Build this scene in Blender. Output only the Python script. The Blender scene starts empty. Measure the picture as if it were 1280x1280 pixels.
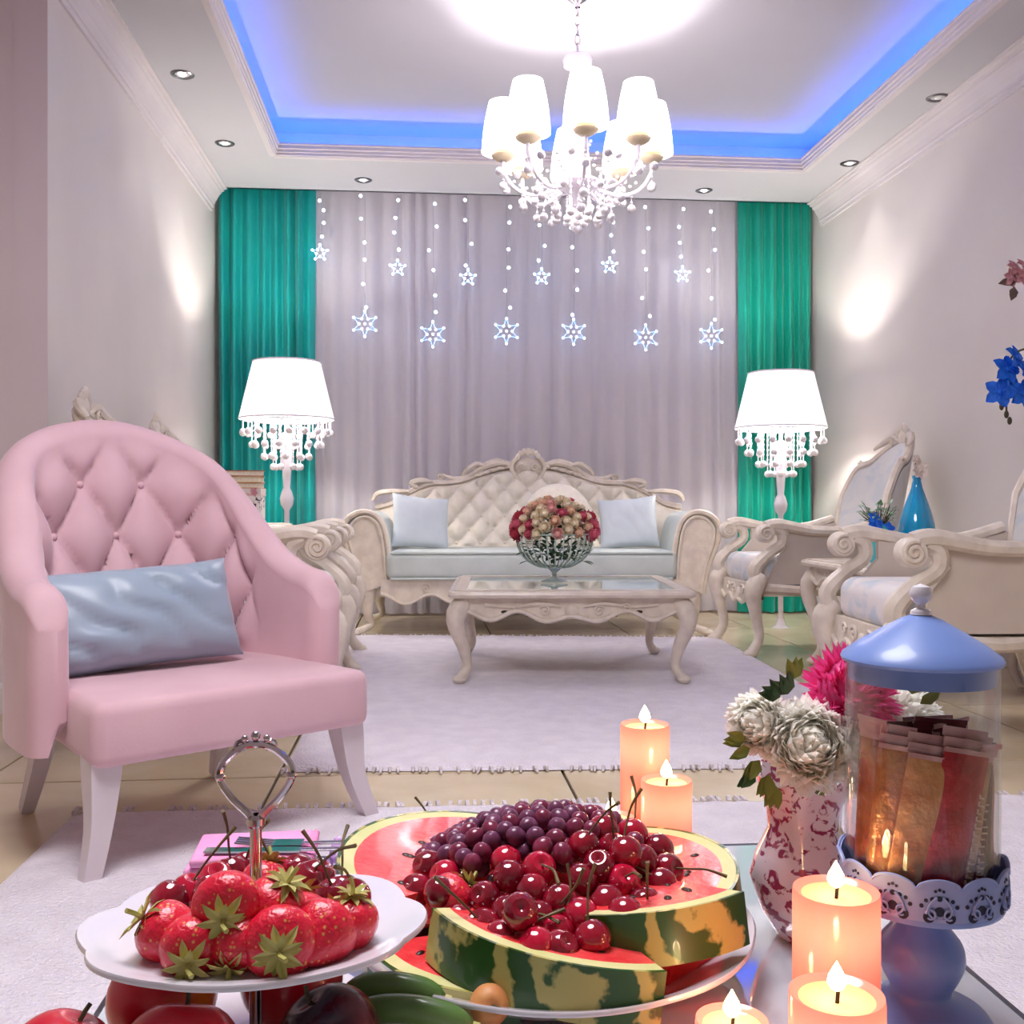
import bpy, bmesh, math, random
from mathutils import Vector, Matrix, Euler, Quaternion
from mathutils import noise as mnoise
random.seed(7)
PI = math.pi
S = bpy.context.scene
C = S.collection

# ------------------------------------------------------------------ camera, world, exposure
FPX, HY, H0 = 1280.0, 628.0, 0.765
YAW = math.atan(113 / 1280)
SY, CY = math.sin(YAW), math.cos(YAW)
cd = bpy.data.cameras.new('camera'); cam = bpy.data.objects.new('camera', cd); C.objects.link(cam)
cd.sensor_width = 36; cd.lens = 36.0; cd.clip_start = 0.02
cd.shift_y = -12 / 1280
cam.location = (0, 0, H0); cam.rotation_euler = (PI / 2, 0, -YAW)
S.camera = cam
w = bpy.data.worlds.new('world'); S.world = w; w.use_nodes = True
w.node_tree.nodes['Background'].inputs[0].default_value = (0.8, 0.78, 0.8, 1)
w.node_tree.nodes['Background'].inputs[1].default_value = 0.3
S.view_settings.view_transform = 'Standard'; S.view_settings.look = 'None'
S.view_settings.exposure = 0.5; S.view_settings.gamma = 1.0; S.view_settings.use_curve_mapping = False

P_SHADE = 2.6        # chandelier shade emission
P_BULB = 10.5         # W, bulb in each chandelier shade
P_LAMP = 2.3        # floor lamp shade emission
P_LAMPB = 28.0
P_COVE = 24.0
P_FILL = 14.0        # added fill light over the front salon
P_SPOT = 3.2
P_CANDLE = 0.045

def ray(px, py):
    r = (px - 640) / FPX; u = (HY - py) / FPX
    return Vector((r * CY + SY, -r * SY + CY, u))
def atz(px, py, z):
    d = ray(px, py); t = (z - H0) / d.z
    return Vector((d.x * t, d.y * t, z))
def aty(px, py, y):
    d = ray(px, py); t = y / d.y
    return Vector((d.x * t, y, H0 + d.z * t))
def atd(px, py, dist):           # a point at a known distance in front of the camera
    d = ray(px, py); return Vector((d.x * dist, d.y * dist, H0 + d.z * dist))

# ------------------------------------------------------------------ materials
def lin(c):
    o = []
    for v in c[:3]:
        v /= 255.0
        o.append(v / 12.92 if v <= 0.04045 else ((v + 0.055) / 1.055) ** 2.4)
    return (o[0], o[1], o[2], 1)
def mat(name, col, rough=0.5, metal=0.0, col2=None, nscale=8.0, bump=0.0, bscale=60.0, emit=None, estr=0.0,
        trans=0.0, ior=1.45, coat=0.0, sheen=0.0, sss=0.0, spec=0.5, kind='noise', stretch=None, lo=0.35, hi=0.65, detail=3.0, distort=0.0):
    m = bpy.data.materials.new(name); m.use_nodes = True
    nt = m.node_tree; b = nt.nodes['Principled BSDF']
    b.inputs['Base Color'].default_value = lin(col); b.inputs['Roughness'].default_value = rough
    b.inputs['Metallic'].default_value = metal; b.inputs['IOR'].default_value = ior
    b.inputs['Transmission Weight'].default_value = trans
    b.inputs['Coat Weight'].default_value = coat; b.inputs['Coat Roughness'].default_value = 0.05
    b.inputs['Sheen Weight'].default_value = sheen; b.inputs['Sheen Roughness'].default_value = 0.35
    b.inputs['Specular IOR Level'].default_value = spec
    if sss:
        b.inputs['Subsurface Weight'].default_value = sss; b.inputs['Subsurface Radius'].default_value = (1, .4, .25)
        b.inputs['Subsurface Scale'].default_value = 0.01
    if emit is not None:
        b.inputs['Emission Color'].default_value = lin(emit); b.inputs['Emission Strength'].default_value = estr
    tc = None
    def coords():
        nonlocal tc
        if tc is None:
            t = nt.nodes.new('ShaderNodeTexCoord'); tc = t.outputs['Object']
            if stretch:
                mp = nt.nodes.new('ShaderNodeMapping'); mp.inputs['Scale'].default_value = stretch
                nt.links.new(tc, mp.inputs['Vector']); tc = mp.outputs['Vector']
        return tc
    if col2 is not None:
        if kind == 'voronoi':
            n = nt.nodes.new('ShaderNodeTexVoronoi'); n.inputs['Scale'].default_value = nscale; out = n.outputs['Distance']
        elif kind == 'wave':
            n = nt.nodes.new('ShaderNodeTexWave'); n.inputs['Scale'].default_value = nscale
            n.inputs['Distortion'].default_value = distort; n.inputs['Detail'].default_value = detail; n.inputs['Detail Scale'].default_value = 2.5
            out = n.outputs['Fac']
        else:
            n = nt.nodes.new('ShaderNodeTexNoise'); n.inputs['Scale'].default_value = nscale
            n.inputs['Detail'].default_value = detail; n.inputs['Distortion'].default_value = distort; out = n.outputs['Fac']
        nt.links.new(coords(), n.inputs['Vector'])
        r = nt.nodes.new('ShaderNodeValToRGB')
        r.color_ramp.elements[0].position = lo; r.color_ramp.elements[0].color = lin(col)
        r.color_ramp.elements[1].position = hi; r.color_ramp.elements[1].color = lin(col2)
        nt.links.new(out, r.inputs['Fac']); nt.links.new(r.outputs['Color'], b.inputs['Base Color'])
    if bump:
        n = nt.nodes.new('ShaderNodeTexNoise'); n.inputs['Scale'].default_value = bscale; n.inputs['Detail'].default_value = 4
        nt.links.new(coords(), n.inputs['Vector'])
        bp = nt.nodes.new('ShaderNodeBump'); bp.inputs['Strength'].default_value = bump; bp.inputs['Distance'].default_value = 0.01
        nt.links.new(n.outputs['Fac'], bp.inputs['Height']); nt.links.new(bp.outputs['Normal'], b.inputs['Normal'])
    return m
def translucent(name, col, tcol, fac=0.5, gloss=0.1, rough=0.2):
    m = bpy.data.materials.new(name); m.use_nodes = True; nt = m.node_tree; nt.nodes.clear()
    o = nt.nodes.new('ShaderNodeOutputMaterial'); d = nt.nodes.new('ShaderNodeBsdfDiffuse'); t = nt.nodes.new('ShaderNodeBsdfTranslucent')
    g = nt.nodes.new('ShaderNodeBsdfGlossy'); a = nt.nodes.new('ShaderNodeMixShader'); b = nt.nodes.new('ShaderNodeMixShader')
    n = nt.nodes.new('ShaderNodeTexNoise'); n.inputs['Scale'].default_value = 40
    mx = nt.nodes.new('ShaderNodeMixRGB'); mx.inputs[0].default_value = 0.12; mx.blend_type = 'MULTIPLY'
    mx.inputs[1].default_value = lin(col); nt.links.new(n.outputs['Fac'], mx.inputs[2]); nt.links.new(mx.outputs[0], d.inputs[0])
    t.inputs[0].default_value = lin(tcol); g.inputs['Roughness'].default_value = rough; g.inputs[0].default_value = (1, 1, 1, 1)
    a.inputs[0].default_value = fac; b.inputs[0].default_value = gloss
    nt.links.new(d.outputs[0], a.inputs[1]); nt.links.new(t.outputs[0], a.inputs[2])
    nt.links.new(a.outputs[0], b.inputs[1]); nt.links.new(g.outputs[0], b.inputs[2]); nt.links.new(b.outputs[0], o.inputs[0])
    return m
def clearglass(name, tint=(252, 253, 253), gloss=0.03):
    """thin clear glass: mostly see-through with a fresnel gloss"""
    m = bpy.data.materials.new(name); m.use_nodes = True; nt = m.node_tree; nt.nodes.clear()
    o = nt.nodes.new('ShaderNodeOutputMaterial'); t = nt.nodes.new('ShaderNodeBsdfTransparent'); g = nt.nodes.new('ShaderNodeBsdfGlossy')
    t.inputs[0].default_value = lin(tint); g.inputs['Roughness'].default_value = 0.02
    lw = nt.nodes.new('ShaderNodeLayerWeight'); lw.inputs['Blend'].default_value = 0.25
    mp = nt.nodes.new('ShaderNodeMath'); mp.operation = 'MULTIPLY_ADD'; mp.inputs[1].default_value = 0.42; mp.inputs[2].default_value = gloss * 0.4
    mx = nt.nodes.new('ShaderNodeMixShader')
    nt.links.new(lw.outputs['Facing'], mp.inputs[0]); nt.links.new(mp.outputs[0], mx.inputs[0])
    nt.links.new(t.outputs[0], mx.inputs[1]); nt.links.new(g.outputs[0], mx.inputs[2]); nt.links.new(mx.outputs[0], o.inputs[0])
    return m

M = {}
M['wall'] = mat('wall paint', (230, 223, 216), 0.75, col2=(225, 217, 211), nscale=1.5, bump=0.03, bscale=120)
M['wall2'] = mat('mauve wall paint', (224, 208, 210), 0.75, col2=(219, 202, 205), nscale=1.5)
M['ceil'] = mat('ceiling paint', (208, 206, 209), 0.8, col2=(204, 202, 205), nscale=1.2)
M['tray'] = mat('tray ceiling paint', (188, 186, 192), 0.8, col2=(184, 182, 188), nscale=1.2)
M['trim'] = mat('plaster trim', (226, 218, 218), 0.6, col2=(220, 212, 212), nscale=3)
M['cove'] = mat('led strip', (120, 160, 255), 0.5, emit=(58, 116, 255), estr=P_COVE)
M['tile'] = mat('beige marble tile', (220, 203, 172), 0.26, col2=(202, 183, 150), nscale=2.2, detail=6, distort=1.0, coat=0.1)
M['grout'] = mat('dark grout', (88, 76, 64), 0.8, col2=(76, 66, 56), nscale=20)
M['rug'] = mat('white shag rug', (246, 238, 246), 0.95, col2=(236, 227, 236), nscale=14, bump=0.9, bscale=140, sheen=0.4, detail=6)
M['fringe'] = mat('rug tassels', (232, 224, 226), 0.9, col2=(196, 184, 186), nscale=60)
M['teal'] = mat('teal satin', (6, 148, 146), 0.42, col2=(12, 160, 152), nscale=3, sheen=0.25)
M['tealR'] = mat('green teal satin', (8, 150, 128), 0.42, col2=(14, 160, 138), nscale=3, sheen=0.25)
M['sheer'] = translucent('sheer voile', (248, 244, 251), (246, 241, 249), 0.45, 0.02, 0.5)
M['cream'] = mat('cream carved wood', (234, 222, 206), 0.4, col2=(218, 204, 188), nscale=18, coat=0.15, bump=0.1, bscale=50)
M['creamf'] = mat('cream upholstery', (234, 226, 212), 0.75, col2=(227, 217, 204), nscale=30, sheen=0.2)
M['mint'] = mat('pale mint velvet', (206, 213, 208), 0.7, col2=(197, 205, 201), nscale=9, sheen=0.3)
M['paleblue'] = mat('pale blue satin', (208, 215, 221), 0.55, col2=(199, 207, 214), nscale=8, sheen=0.2)
M['beigepanel'] = mat('beige side upholstery', (214, 200, 186), 0.8, col2=(208, 193, 180), nscale=8)
M['floral'] = mat('pale floral brocade', (228, 222, 220), 0.6, col2=(200, 208, 216), nscale=9, lo=0.5, hi=0.62, detail=4, distort=0.6)
M['brocade'] = mat('grey blue brocade', (220, 218, 214), 0.6, col2=(204, 208, 212), nscale=7, lo=0.5, hi=0.65, detail=4, distort=0.8)
M['pink'] = mat('pink velvet', (220, 182, 190), 0.8, col2=(214, 174, 183), nscale=6, sheen=0.4, bump=0.05, bscale=200)
M['pinkbtn'] = mat('pink velvet button', (220, 182, 190), 0.75, col2=(214, 174, 183), nscale=30, sheen=0.5)
M['legwhite'] = mat('white lacquer leg', (224, 212, 216), 0.35, col2=(216, 204, 208), nscale=6)
M['greysatin'] = mat('grey blue satin', (160, 174, 190), 0.36, col2=(150, 165, 183), nscale=5, sheen=0.3)
M['shade'] = mat('lit fabric shade', (250, 244, 250), 0.7, emit=(255, 244, 244), estr=P_SHADE)
M['lampshade'] = mat('lit pleated lampshade', (250, 246, 248), 0.7, emit=(255, 244, 252), estr=P_LAMP * 0.25)
M['shadein'] = mat('shade base plate', (214, 200, 168), 0.5, col2=(204, 190, 158), nscale=12)
M['porcelain'] = mat('white porcelain', (224, 218, 226), 0.15, coat=0.5, col2=(219, 213, 222), nscale=4)
M['silver'] = mat('polished silver', (206, 196, 200), 0.12, 1.0, col2=(190, 178, 184), nscale=20)
M['chrome'] = mat('chrome ring', (190, 186, 190), 0.2, 1.0, col2=(170, 166, 170), nscale=20)
M['crystal'] = mat('white crystal ball', (240, 236, 240), 0.06, coat=1.0, col2=(214, 208, 214), nscale=20)
M['bulb'] = mat('lit bulb', (255, 250, 245), 0.5, emit=(255, 248, 240), estr=14)
M['bulboff'] = mat('dim bulb', (150, 146, 146), 0.2, emit=(255, 248, 240), estr=0.3)
M['led'] = mat('white led', (235, 245, 255), 0.4, emit=(205, 226, 255), estr=4)
M['ledblue'] = mat('cold blue led', (200, 225, 255), 0.4, emit=(110, 170, 255), estr=2.2)
M['wire'] = mat('clear lamp wire', (196, 194, 202), 0.4, col2=(186, 184, 192), nscale=30)
M['tabletop'] = mat('white mirror glass', (214, 224, 232), 0.03, metal=0.0, col2=(200, 209, 218), nscale=2, coat=1.0, spec=1.0, ior=2.3)
M['steel'] = mat('steel edge', (120, 118, 122), 0.3, 1.0, col2=(105, 103, 108), nscale=15)
M['glasstop'] = mat('pale green glass', (190, 206, 202), 0.04, col2=(184, 201, 197), nscale=2, coat=1.0, spec=0.8, ior=1.8)
M['glass'] = clearglass('clear jar glass')
M['bluemetal'] = mat('periwinkle enamel', (118, 144, 206), 0.35, col2=(110, 135, 198), nscale=5, coat=0.2)
M['lace'] = mat('periwinkle lace metal', (146, 158, 208), 0.4, col2=(134, 146, 198), nscale=8)
M['dark'] = mat('painted opening shade', (34, 34, 60), 0.6, col2=(26, 26, 50), nscale=20)
M['wax'] = translucent('pink candle wax', (246, 164, 160), (255, 166, 152), 0.55, 0.06, 0.15)
M['pool'] = translucent('melted wax', (255, 214, 176), (255, 206, 140), 0.5, 0.12, 0.08)
M['wick'] = mat('burnt wick', (40, 28, 24), 0.9, col2=(30, 20, 18), nscale=50)
M['flame'] = mat('flame', (255, 236, 170), 0.5, emit=(255, 226, 150), estr=16)
# ------------------------------------------------------------------ mesh helpers
class MB:
    def __init__(s): s.v = []; s.f = []; s.m = Matrix.Identity(4)
    def add(s, vs, fs):
        o = len(s.v)
        for p in vs: s.v.append(tuple(s.m @ Vector(p)))
        for f in fs: s.f.append(tuple(i + o for i in f))
    def box(s, x0, x1, y0, y1, z0, z1):
        s.add([(x0,y0,z0),(x1,y0,z0),(x1,y1,z0),(x0,y1,z0),(x0,y0,z1),(x1,y0,z1),(x1,y1,z1),(x0,y1,z1)],
              [(3,2,1,0),(4,5,6,7),(0,1,5,4),(1,2,6,5),(2,3,7,6),(3,0,4,7)])
        return s
    def grid(s, nu, nv, fn, closeu=False, closev=False, flip=False):
        vs = [fn(i / (nu if closeu else nu - 1), j / (nv if closev else nv - 1)) for i in range(nu) for j in range(nv)]
        fs = []
        for i in range(nu if closeu else nu - 1):
            for j in range(nv if closev else nv - 1):
                a = i * nv + j; b = ((i + 1) % nu) * nv + j; c = ((i + 1) % nu) * nv + (j + 1) % nv; d = i * nv + (j + 1) % nv
                fs.append((a, b, c, d) if not flip else (d, c, b, a))
        s.add(vs, fs); return s
    def lathe(s, prof, seg=24, c=(0, 0, 0), caps=False):
        vs = []; n = len(prof)
        for k in range(seg):
            a = 2 * PI * k / seg
            for r, z in prof: vs.append((c[0] + r * math.cos(a), c[1] + r * math.sin(a), c[2] + z))
        fs = []
        for k in range(seg):
            k2 = (k + 1) % seg
            for j in range(n - 1): fs.append((k * n + j, k2 * n + j, k2 * n + j + 1, k * n + j + 1))
        if caps:
            fs.append(tuple(k * n for k in reversed(range(seg)))); fs.append(tuple(k * n + n - 1 for k in range(seg)))
        s.add(vs, fs); return s
    def sphere(s, c, r, seg=12, rings=8, sc=(1, 1, 1)):
        prof = [(max(1e-5, math.sin(PI * j / rings)) * r, -math.cos(PI * j / rings) * r) for j in range(rings + 1)]
        vs = []; n = len(prof)
        for k in range(seg):
            a = 2 * PI * k / seg
            for q, z in prof: vs.append((c[0] + q * math.cos(a) * sc[0], c[1] + q * math.sin(a) * sc[1], c[2] + z * sc[2]))
        fs = []
        for k in range(seg):
            for j in range(n - 1): fs.append((k * n + j, ((k + 1) % seg) * n + j, ((k + 1) % seg) * n + j + 1, k * n + j + 1))
        s.add(vs, fs); return s
    def tube(s, pts, r, seg=8, flat=1.0, up=None, twist=0.0):
        pts = [Vector(p) for p in pts]; n = len(pts)
        rr = r if isinstance(r, (list, tuple)) else [r] * n
        if len(rr) != n: rr = [lerp_list(rr, i / (n - 1)) for i in range(n)]
        ref = Vector(up) if up else Vector((0.13, 0.21, 0.97)); vs = []
        prev = None
        for i, p in enumerate(pts):
            t = (pts[min(i + 1, n - 1)] - pts[max(i - 1, 0)])
            if t.length < 1e-9: t = Vector((0, 0, 1))
            t.normalize()
            if prev is None or up:
                a = t.cross(ref)
                if a.length < 1e-3: a = t.cross(Vector((1, 0, 0)))
            else:
                a = prev - t * prev.dot(t)
            a.normalize(); prev = a; b = t.cross(a)
            for k in range(seg):
                q = 2 * PI * (k + 0.5) / seg + twist
                vs.append(p + a * (math.cos(q) * rr[i]) + b * (math.sin(q) * rr[i] * flat))
        fs = []
        for i in range(n - 1):
            for k in range(seg):
                k2 = (k + 1) % seg
                fs.append((i * seg + k, i * seg + k2, (i + 1) * seg + k2, (i + 1) * seg + k))
        fs.append(tuple(reversed(range(seg)))); fs.append(tuple((n - 1) * seg + k for k in range(seg)))
        s.add(vs, fs); return s
    def prism(s, pts, axis, a0, a1):
        """outline in the two other axes, extruded along axis"""
        n = len(pts); vs = []
        for a in (a0, a1):
            for u, v in pts:
                vs.append({'x': (a, u, v), 'y': (u, a, v), 'z': (u, v, a)}[axis])
        fs = [tuple(reversed(range(n))), tuple(range(n, 2 * n))]
        for i in range(n): fs.append((i, (i + 1) % n, n + (i + 1) % n, n + i))
        s.add(vs, fs); return s
    def mesh(s, name, m, smooth=True, angle=40):
        me = bpy.data.meshes.new(name); me.from_pydata(s.v, [], s.f); me.update()
        bm = bmesh.new(); bm.from_mesh(me); bmesh.ops.recalc_face_normals(bm, faces=bm.faces); bm.to_mesh(me); bm.free()
        if smooth:
            me.shade_smooth(); me.set_sharp_from_angle(angle=math.radians(angle))
        if m is not None: me.materials.append(M[m] if isinstance(m, str) else m)
        return me
    def build(s, name, m, parent=None, smooth=True, angle=40):
        return link(name, s.mesh(name, m, smooth, angle), parent)
def lerp_list(l, t):
    x = t * (len(l) - 1); i = min(int(x), len(l) - 2); return l[i] + (l[i + 1] - l[i]) * (x - i)
def link(name, me, parent=None, loc=None, rot=None, scale=None):
    o = bpy.data.objects.new(name, me); C.objects.link(o)
    if parent is not None: o.parent = parent
    if loc is not None: o.location = loc
    if rot is not None: o.rotation_euler = rot
    if scale is not None: o.scale = scale
    return o
def tag(o, label=None, cat=None, group=None, kind=None):
    if label: o['label'] = label
    if cat: o['category'] = cat
    if group: o['group'] = group
    if kind: o['kind'] = kind
    return o
def thing(name, label, cat, loc=(0, 0, 0), rotz=0, group=None, rot=None):
    o = bpy.data.objects.new(name, None); C.objects.link(o); o.empty_display_size = 0.05
    o.location = loc; o.rotation_euler = rot if rot is not None else (0, 0, rotz)
    return tag(o, label, cat, group)
def struct(o): o['kind'] = 'structure'; return o
def dup(root, loc, rot, label=None, group=None, scale=None):
    r = root.copy(); C.objects.link(r); r.location = loc; r.rotation_euler = rot
    if scale: r.scale = scale
    if label: r['label'] = label
    if group: r['group'] = group
    for ch in list(root.children):
        c = ch.copy(); C.objects.link(c); c.parent = r
        for g in list(ch.children):
            d = g.copy(); C.objects.link(d); d.parent = c
    return r
def rbox(sx, sy, sz, r, seg=4, sub=0):
    """rounded box mesh data as an MB, centred"""
    bm = bmesh.new(); bmesh.ops.create_cube(bm, size=1)
    bmesh.ops.scale(bm, vec=(sx, sy, sz), verts=bm.verts)
    if sub: bmesh.ops.subdivide_edges(bm, edges=bm.edges, cuts=sub, use_grid_fill=True)
    if not sub: bmesh.ops.bevel(bm, geom=bm.edges[:], offset=r, segments=seg, profile=0.5, affect='EDGES')
    mb = MB(); mb.v = [tuple(v.co) for v in bm.verts]; bm.verts.index_update(); mb.f = [tuple(v.index for v in f.verts) for f in bm.faces]; bm.free()
    return mb
def moved(mb, x, y, z, rx=0, ry=0, rz=0):
    T = Matrix.Translation((x, y, z)) @ Euler((rx, ry, rz)).to_matrix().to_4x4()
    mb.v = [tuple(T @ Vector(p)) for p in mb.v]; return mb
def warp(mb, fn): mb.v = [fn(*p) for p in mb.v]; return mb
def smooth(t): t = max(0, min(1, t)); return t * t * (3 - 2 * t)
def curve(ctrl, n=24):
    """Catmull-Rom through control points"""
    P = [Vector(c) for c in ctrl]; out = []; k = len(P)
    for i in range(n):
        x = i / (n - 1) * (k - 1); j = min(int(x), k - 2); t = x - j
        p0 = P[max(j - 1, 0)]; p1 = P[j]; p2 = P[j + 1]; p3 = P[min(j + 2, k - 1)]
        out.append(0.5 * ((2 * p1) + (p2 - p0) * t + (2 * p0 - 5 * p1 + 4 * p2 - p3) * t * t + (3 * p1 - p0 - 3 * p2 + p3) * t ** 3))
    return out
def interp(ctrl, x):
    if x <= ctrl[0][0]: return ctrl[0][1]
    n = len(ctrl)
    def sl(i):
        if i == 0 or i == n - 1: return 0.0 if i == 0 else (ctrl[i][1] - ctrl[i - 1][1]) / (ctrl[i][0] - ctrl[i - 1][0])
        return (ctrl[i + 1][1] - ctrl[i - 1][1]) / (ctrl[i + 1][0] - ctrl[i - 1][0])
    for i in range(n - 1):
        (a, b), (c, d) = ctrl[i], ctrl[i + 1]
        if x <= c:
            h = c - a; t = (x - a) / h; t2, t3 = t * t, t * t * t
            return b * (2 * t3 - 3 * t2 + 1) + sl(i) * h * (t3 - 2 * t2 + t) + d * (3 * t2 - 2 * t3) + sl(i + 1) * h * (t3 - t2)
    return ctrl[-1][1]
def spiral(c, r0, turns, u, v, a0=0.0, n=26, rmin=0.15):
    u = Vector(u); v = Vector(v); c = Vector(c)
    return [c + (u * math.cos(a0 + 2 * PI * turns * i / (n - 1)) + v * math.sin(a0 + 2 * PI * turns * i / (n - 1))) * r0 * (1 - (1 - rmin) * i / (n - 1)) for i in range(n)]
def tuft(a, b, p=0.45): return (abs(math.sin(PI * a)) * abs(math.sin(PI * b))) ** p
def light_point(name, loc, power, col=(1, 1, 1), r=0.02, parent=None):
    l = bpy.data.lights.new(name, 'POINT'); l.energy = power; l.color = col; l.shadow_soft_size = r
    o = bpy.data.objects.new(name, l); C.objects.link(o); o.location = loc
    if parent is not None: o.parent = parent
    return o
def pillow_mb(wd, ht, th, n=22, crease=0.0, seed=0, pinch=0.12):
    """cushion standing in the xz plane, centred; thickness along y"""
    mb = MB()
    for sgn in (-1, 1):
        def fn(u, v):
            x = 2 * u - 1; z = 2 * v - 1
            e = max(0.0, (1 - abs(x) ** 2.6) * (1 - abs(z) ** 2.6)) ** 0.42
            px = x * (1 - pinch * (1 - x * x * 0.6) * z * z * 0.5 - 0.0) ; pz = z * (1 - pinch * (1 - z * z * 0.6) * x * x * 0.35)
            kx = 1 - pinch * (1 - abs(z) ** 2) * abs(x) ** 3 * 0.5; kz = 1 - pinch * (1 - abs(x) ** 2) * abs(z) ** 3 * 0.7
            w_ = 0
            if crease:
                q = (x * 1.5 + z * 1.0 + 0.35 * mnoise.noise(Vector((x * 1.3, z * 1.3, seed))))
                w_ = crease * (abs(math.sin(q * 3.9 + 1.4 * mnoise.noise(Vector((x * 2.2, z * 2.2, seed + 9))))) ** 0.6 - 0.6) * e * (0.5 + 0.7 * abs(mnoise.noise(Vector((x * 1.1, z * 1.1, seed + 5)))) * 2)
            return (x * kx * wd / 2, sgn * (e * th / 2 + (w_ if sgn < 0 else 0) * 1.0), z * kz * ht / 2)
        mb.grid(n * 2, n, fn, flip=(sgn > 0))
    return mb
# ------------------------------------------------------------------ the setting
XL, XR, YB, YS, ZC, ZT = -1.36, 2.72, 7.12, 6.77, 2.80, 3.02
YW, XF, YR = 3.877, -3.0, -2.6          # left wall ends here, front salon side, rear
TX0, TX1, TY0, TY1 = -0.86, 2.34, 2.3, 6.12
struct(MB().box(XF - .1, XR + .1, YR - .1, YB + .1, -0.06, -0.012).build('floor', 'grout'))
flo = bpy.data.objects['floor']
tsize = 0.8
tm = moved(rbox(tsize - 0.008, tsize - 0.008, 0.012, 0.002, 1), 0, 0, -0.006).mesh('tile', 'tile', smooth=False)
x = 2.0 - 6 * tsize
tiles = []
for i in range(-7, 2):
    for j in range(-3, 10):
        cx, cyy = 2.0 + (i + 0.5) * tsize, 2.1 - 0.0 + (j + 0.5) * tsize - 0.8
        x0, x1, y0, y1 = cx - .4, cx + .4, cyy - .4, cyy + .4
        if x0 > XR or x1 < XF or y0 > YB or y1 < YR: continue
        if x1 > XR + .05 or y1 > YB + .05:
            mb = rbox(min(x1, XR + .05) - x0 - .008, min(y1, YB + .05) - y0 - .008, .012, .002, 1)
            moved(mb, 0, 0, -0.006)
            o = link('tile', mb.mesh('tile', 'tile', smooth=False), flo, ((x0 + min(x1, XR + .05)) / 2, (y0 + min(y1, YB + .05)) / 2, 0))
        else:
            link('tile', tm, flo, (cx, cyy, 0))
struct(MB().box(XL - .12, XL, YW, YB, -.02, 3.1).build('wall_left', 'wall'))
struct(MB().box(XF - .12, XL - .12, YW, YW + .12, -.02, 3.1).build('wall_left_return', 'wall2'))
struct(MB().box(XL - .12, XL - .001, YW - .004, YW, -.02, 3.1).build('wall_left_end', 'wall2'))
struct(MB().box(XR, XR + .12, YR, YB, -.02, 3.1).build('wall_right', 'wall'))
struct(MB().box(XL - .12, XR + .12, YB, YB + .12, -.02, 3.1).build('wall_back', 'wall'))
struct(MB().box(XF - .12, XR + .12, YR - .12, YR, -.02, 3.1).build('wall_rear', 'wall'))
struct(MB().box(XF - .12, XF, YR, YW, -.02, 3.1).build('wall_front_left', 'wall2'))
# suspended ceiling border with the tray opening; ends at the curtain pocket
cb = MB()
ZL = ZC + 0.03
cb.box(XF, TX0, YR, YS, ZC, ZL); cb.box(TX1, XR, YR, YS, ZC, ZL)
cb.box(TX0, TX1, YR, TY0, ZC, ZL); cb.box(TX0, TX1, TY1, YS, ZC, ZL)
cb.box(XF, XR, YS - .02, YS, ZC, 3.1)
ceil = struct(cb.build('ceiling', 'ceil', smooth=False))
MB().box(XF, XR, YR, YS, ZT, ZT + .06).build('tray_panel', 'tray', ceil, smooth=False)
cv = 0.22
cw = MB()
cw.box(TX0 - cv - .02, TX0 - cv, TY0 - cv, TY1 + cv, ZL, ZT); cw.box(TX1 + cv, TX1 + cv + .02, TY0 - cv, TY1 + cv, ZL, ZT)
cw.box(TX0 - cv, TX1 + cv, TY1 + cv, TY1 + cv + .02, ZL, ZT); cw.box(TX0 - cv, TX1 + cv, TY0 - cv - .02, TY0 - cv, ZL, ZT)
cw.build('cove_wall', 'ceil', ceil, smooth=False)
for a in ((TX0 - .12, TX0 - .10, TY0, TY1), (TX1 + .10, TX1 + .12, TY0, TY1), (TX0 - .1, TX1 + .1, TY1 + .10, TY1 + .12), (TX0 - .1, TX1 + .1, TY0 - .12, TY0 - .10)):
    MB().box(a[0], a[1], a[2], a[3], ZL + .001, ZL + .012).build('led_strip', 'cove', ceil, smooth=False)
# stepped moulding on the inner edge of the tray and cornices along the walls
def run(name, prof, p0, p1, inward):
    """profile (out, up) swept from p0 to p1; inward = unit vector the profile grows towards"""
    p0 = Vector(p0); p1 = Vector(p1); inn = Vector(inward); mb = MB(); n = len(prof); vs = []
    for p in (p0, p1):
        for o_, u_ in prof: vs.append(p + inn * o_ + Vector((0, 0, u_)))
    fs = [(i, i + 1, n + i + 1, n + i) for i in range(n - 1)] + [(n - 1, 0, n, 2 * n - 1), tuple(reversed(range(n))), tuple(range(n, 2 * n))]
    mb.add(vs, fs); return struct(mb.build(name, 'trim', smooth=False))
crown = [(0, 0), (0, -.15), (.012, -.15), (.014, -.128), (.022, -.125), (.024, -.11), (.034, -.085), (.038, -.08), (.055, -.05), (.07, -.034), (.072, -.026), (.086, -.022), (.09, -.01), (.105, -.008), (.106, 0)]
run('trim_1', crown, (XL, YW, ZC), (XL, YS, ZC), (1, 0, 0))
run('trim_2', crown, (XR, YR, ZC), (XR, YS, ZC), (-1, 0, 0))
lip = [(-.03, .0), (.0, 0), (.004, .006), (.010, .008), (.010, .022), (.016, .025), (.016, .040), (.024, .044), (.024, .062), (.03, .066), (.03, .075), (-.03, .075)]
run('trim_3', lip, (TX0, TY0, ZC - .002), (TX0, TY1, ZC - .002), (1, 0, 0))
run('trim_4', lip, (TX1, TY0, ZC - .002), (TX1, TY1, ZC - .002), (-1, 0, 0))
run('trim_5', lip, (TX0, TY1, ZC - .002), (TX1, TY1, ZC - .002), (0, -1, 0))
run('trim_6', lip, (TX0, TY0, ZC - .002), (TX1, TY0, ZC - .002), (0, 1, 0))
bb = [(0, 0), (.016, 0), (.016, .09), (.008, .105), (0, .11)]
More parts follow.
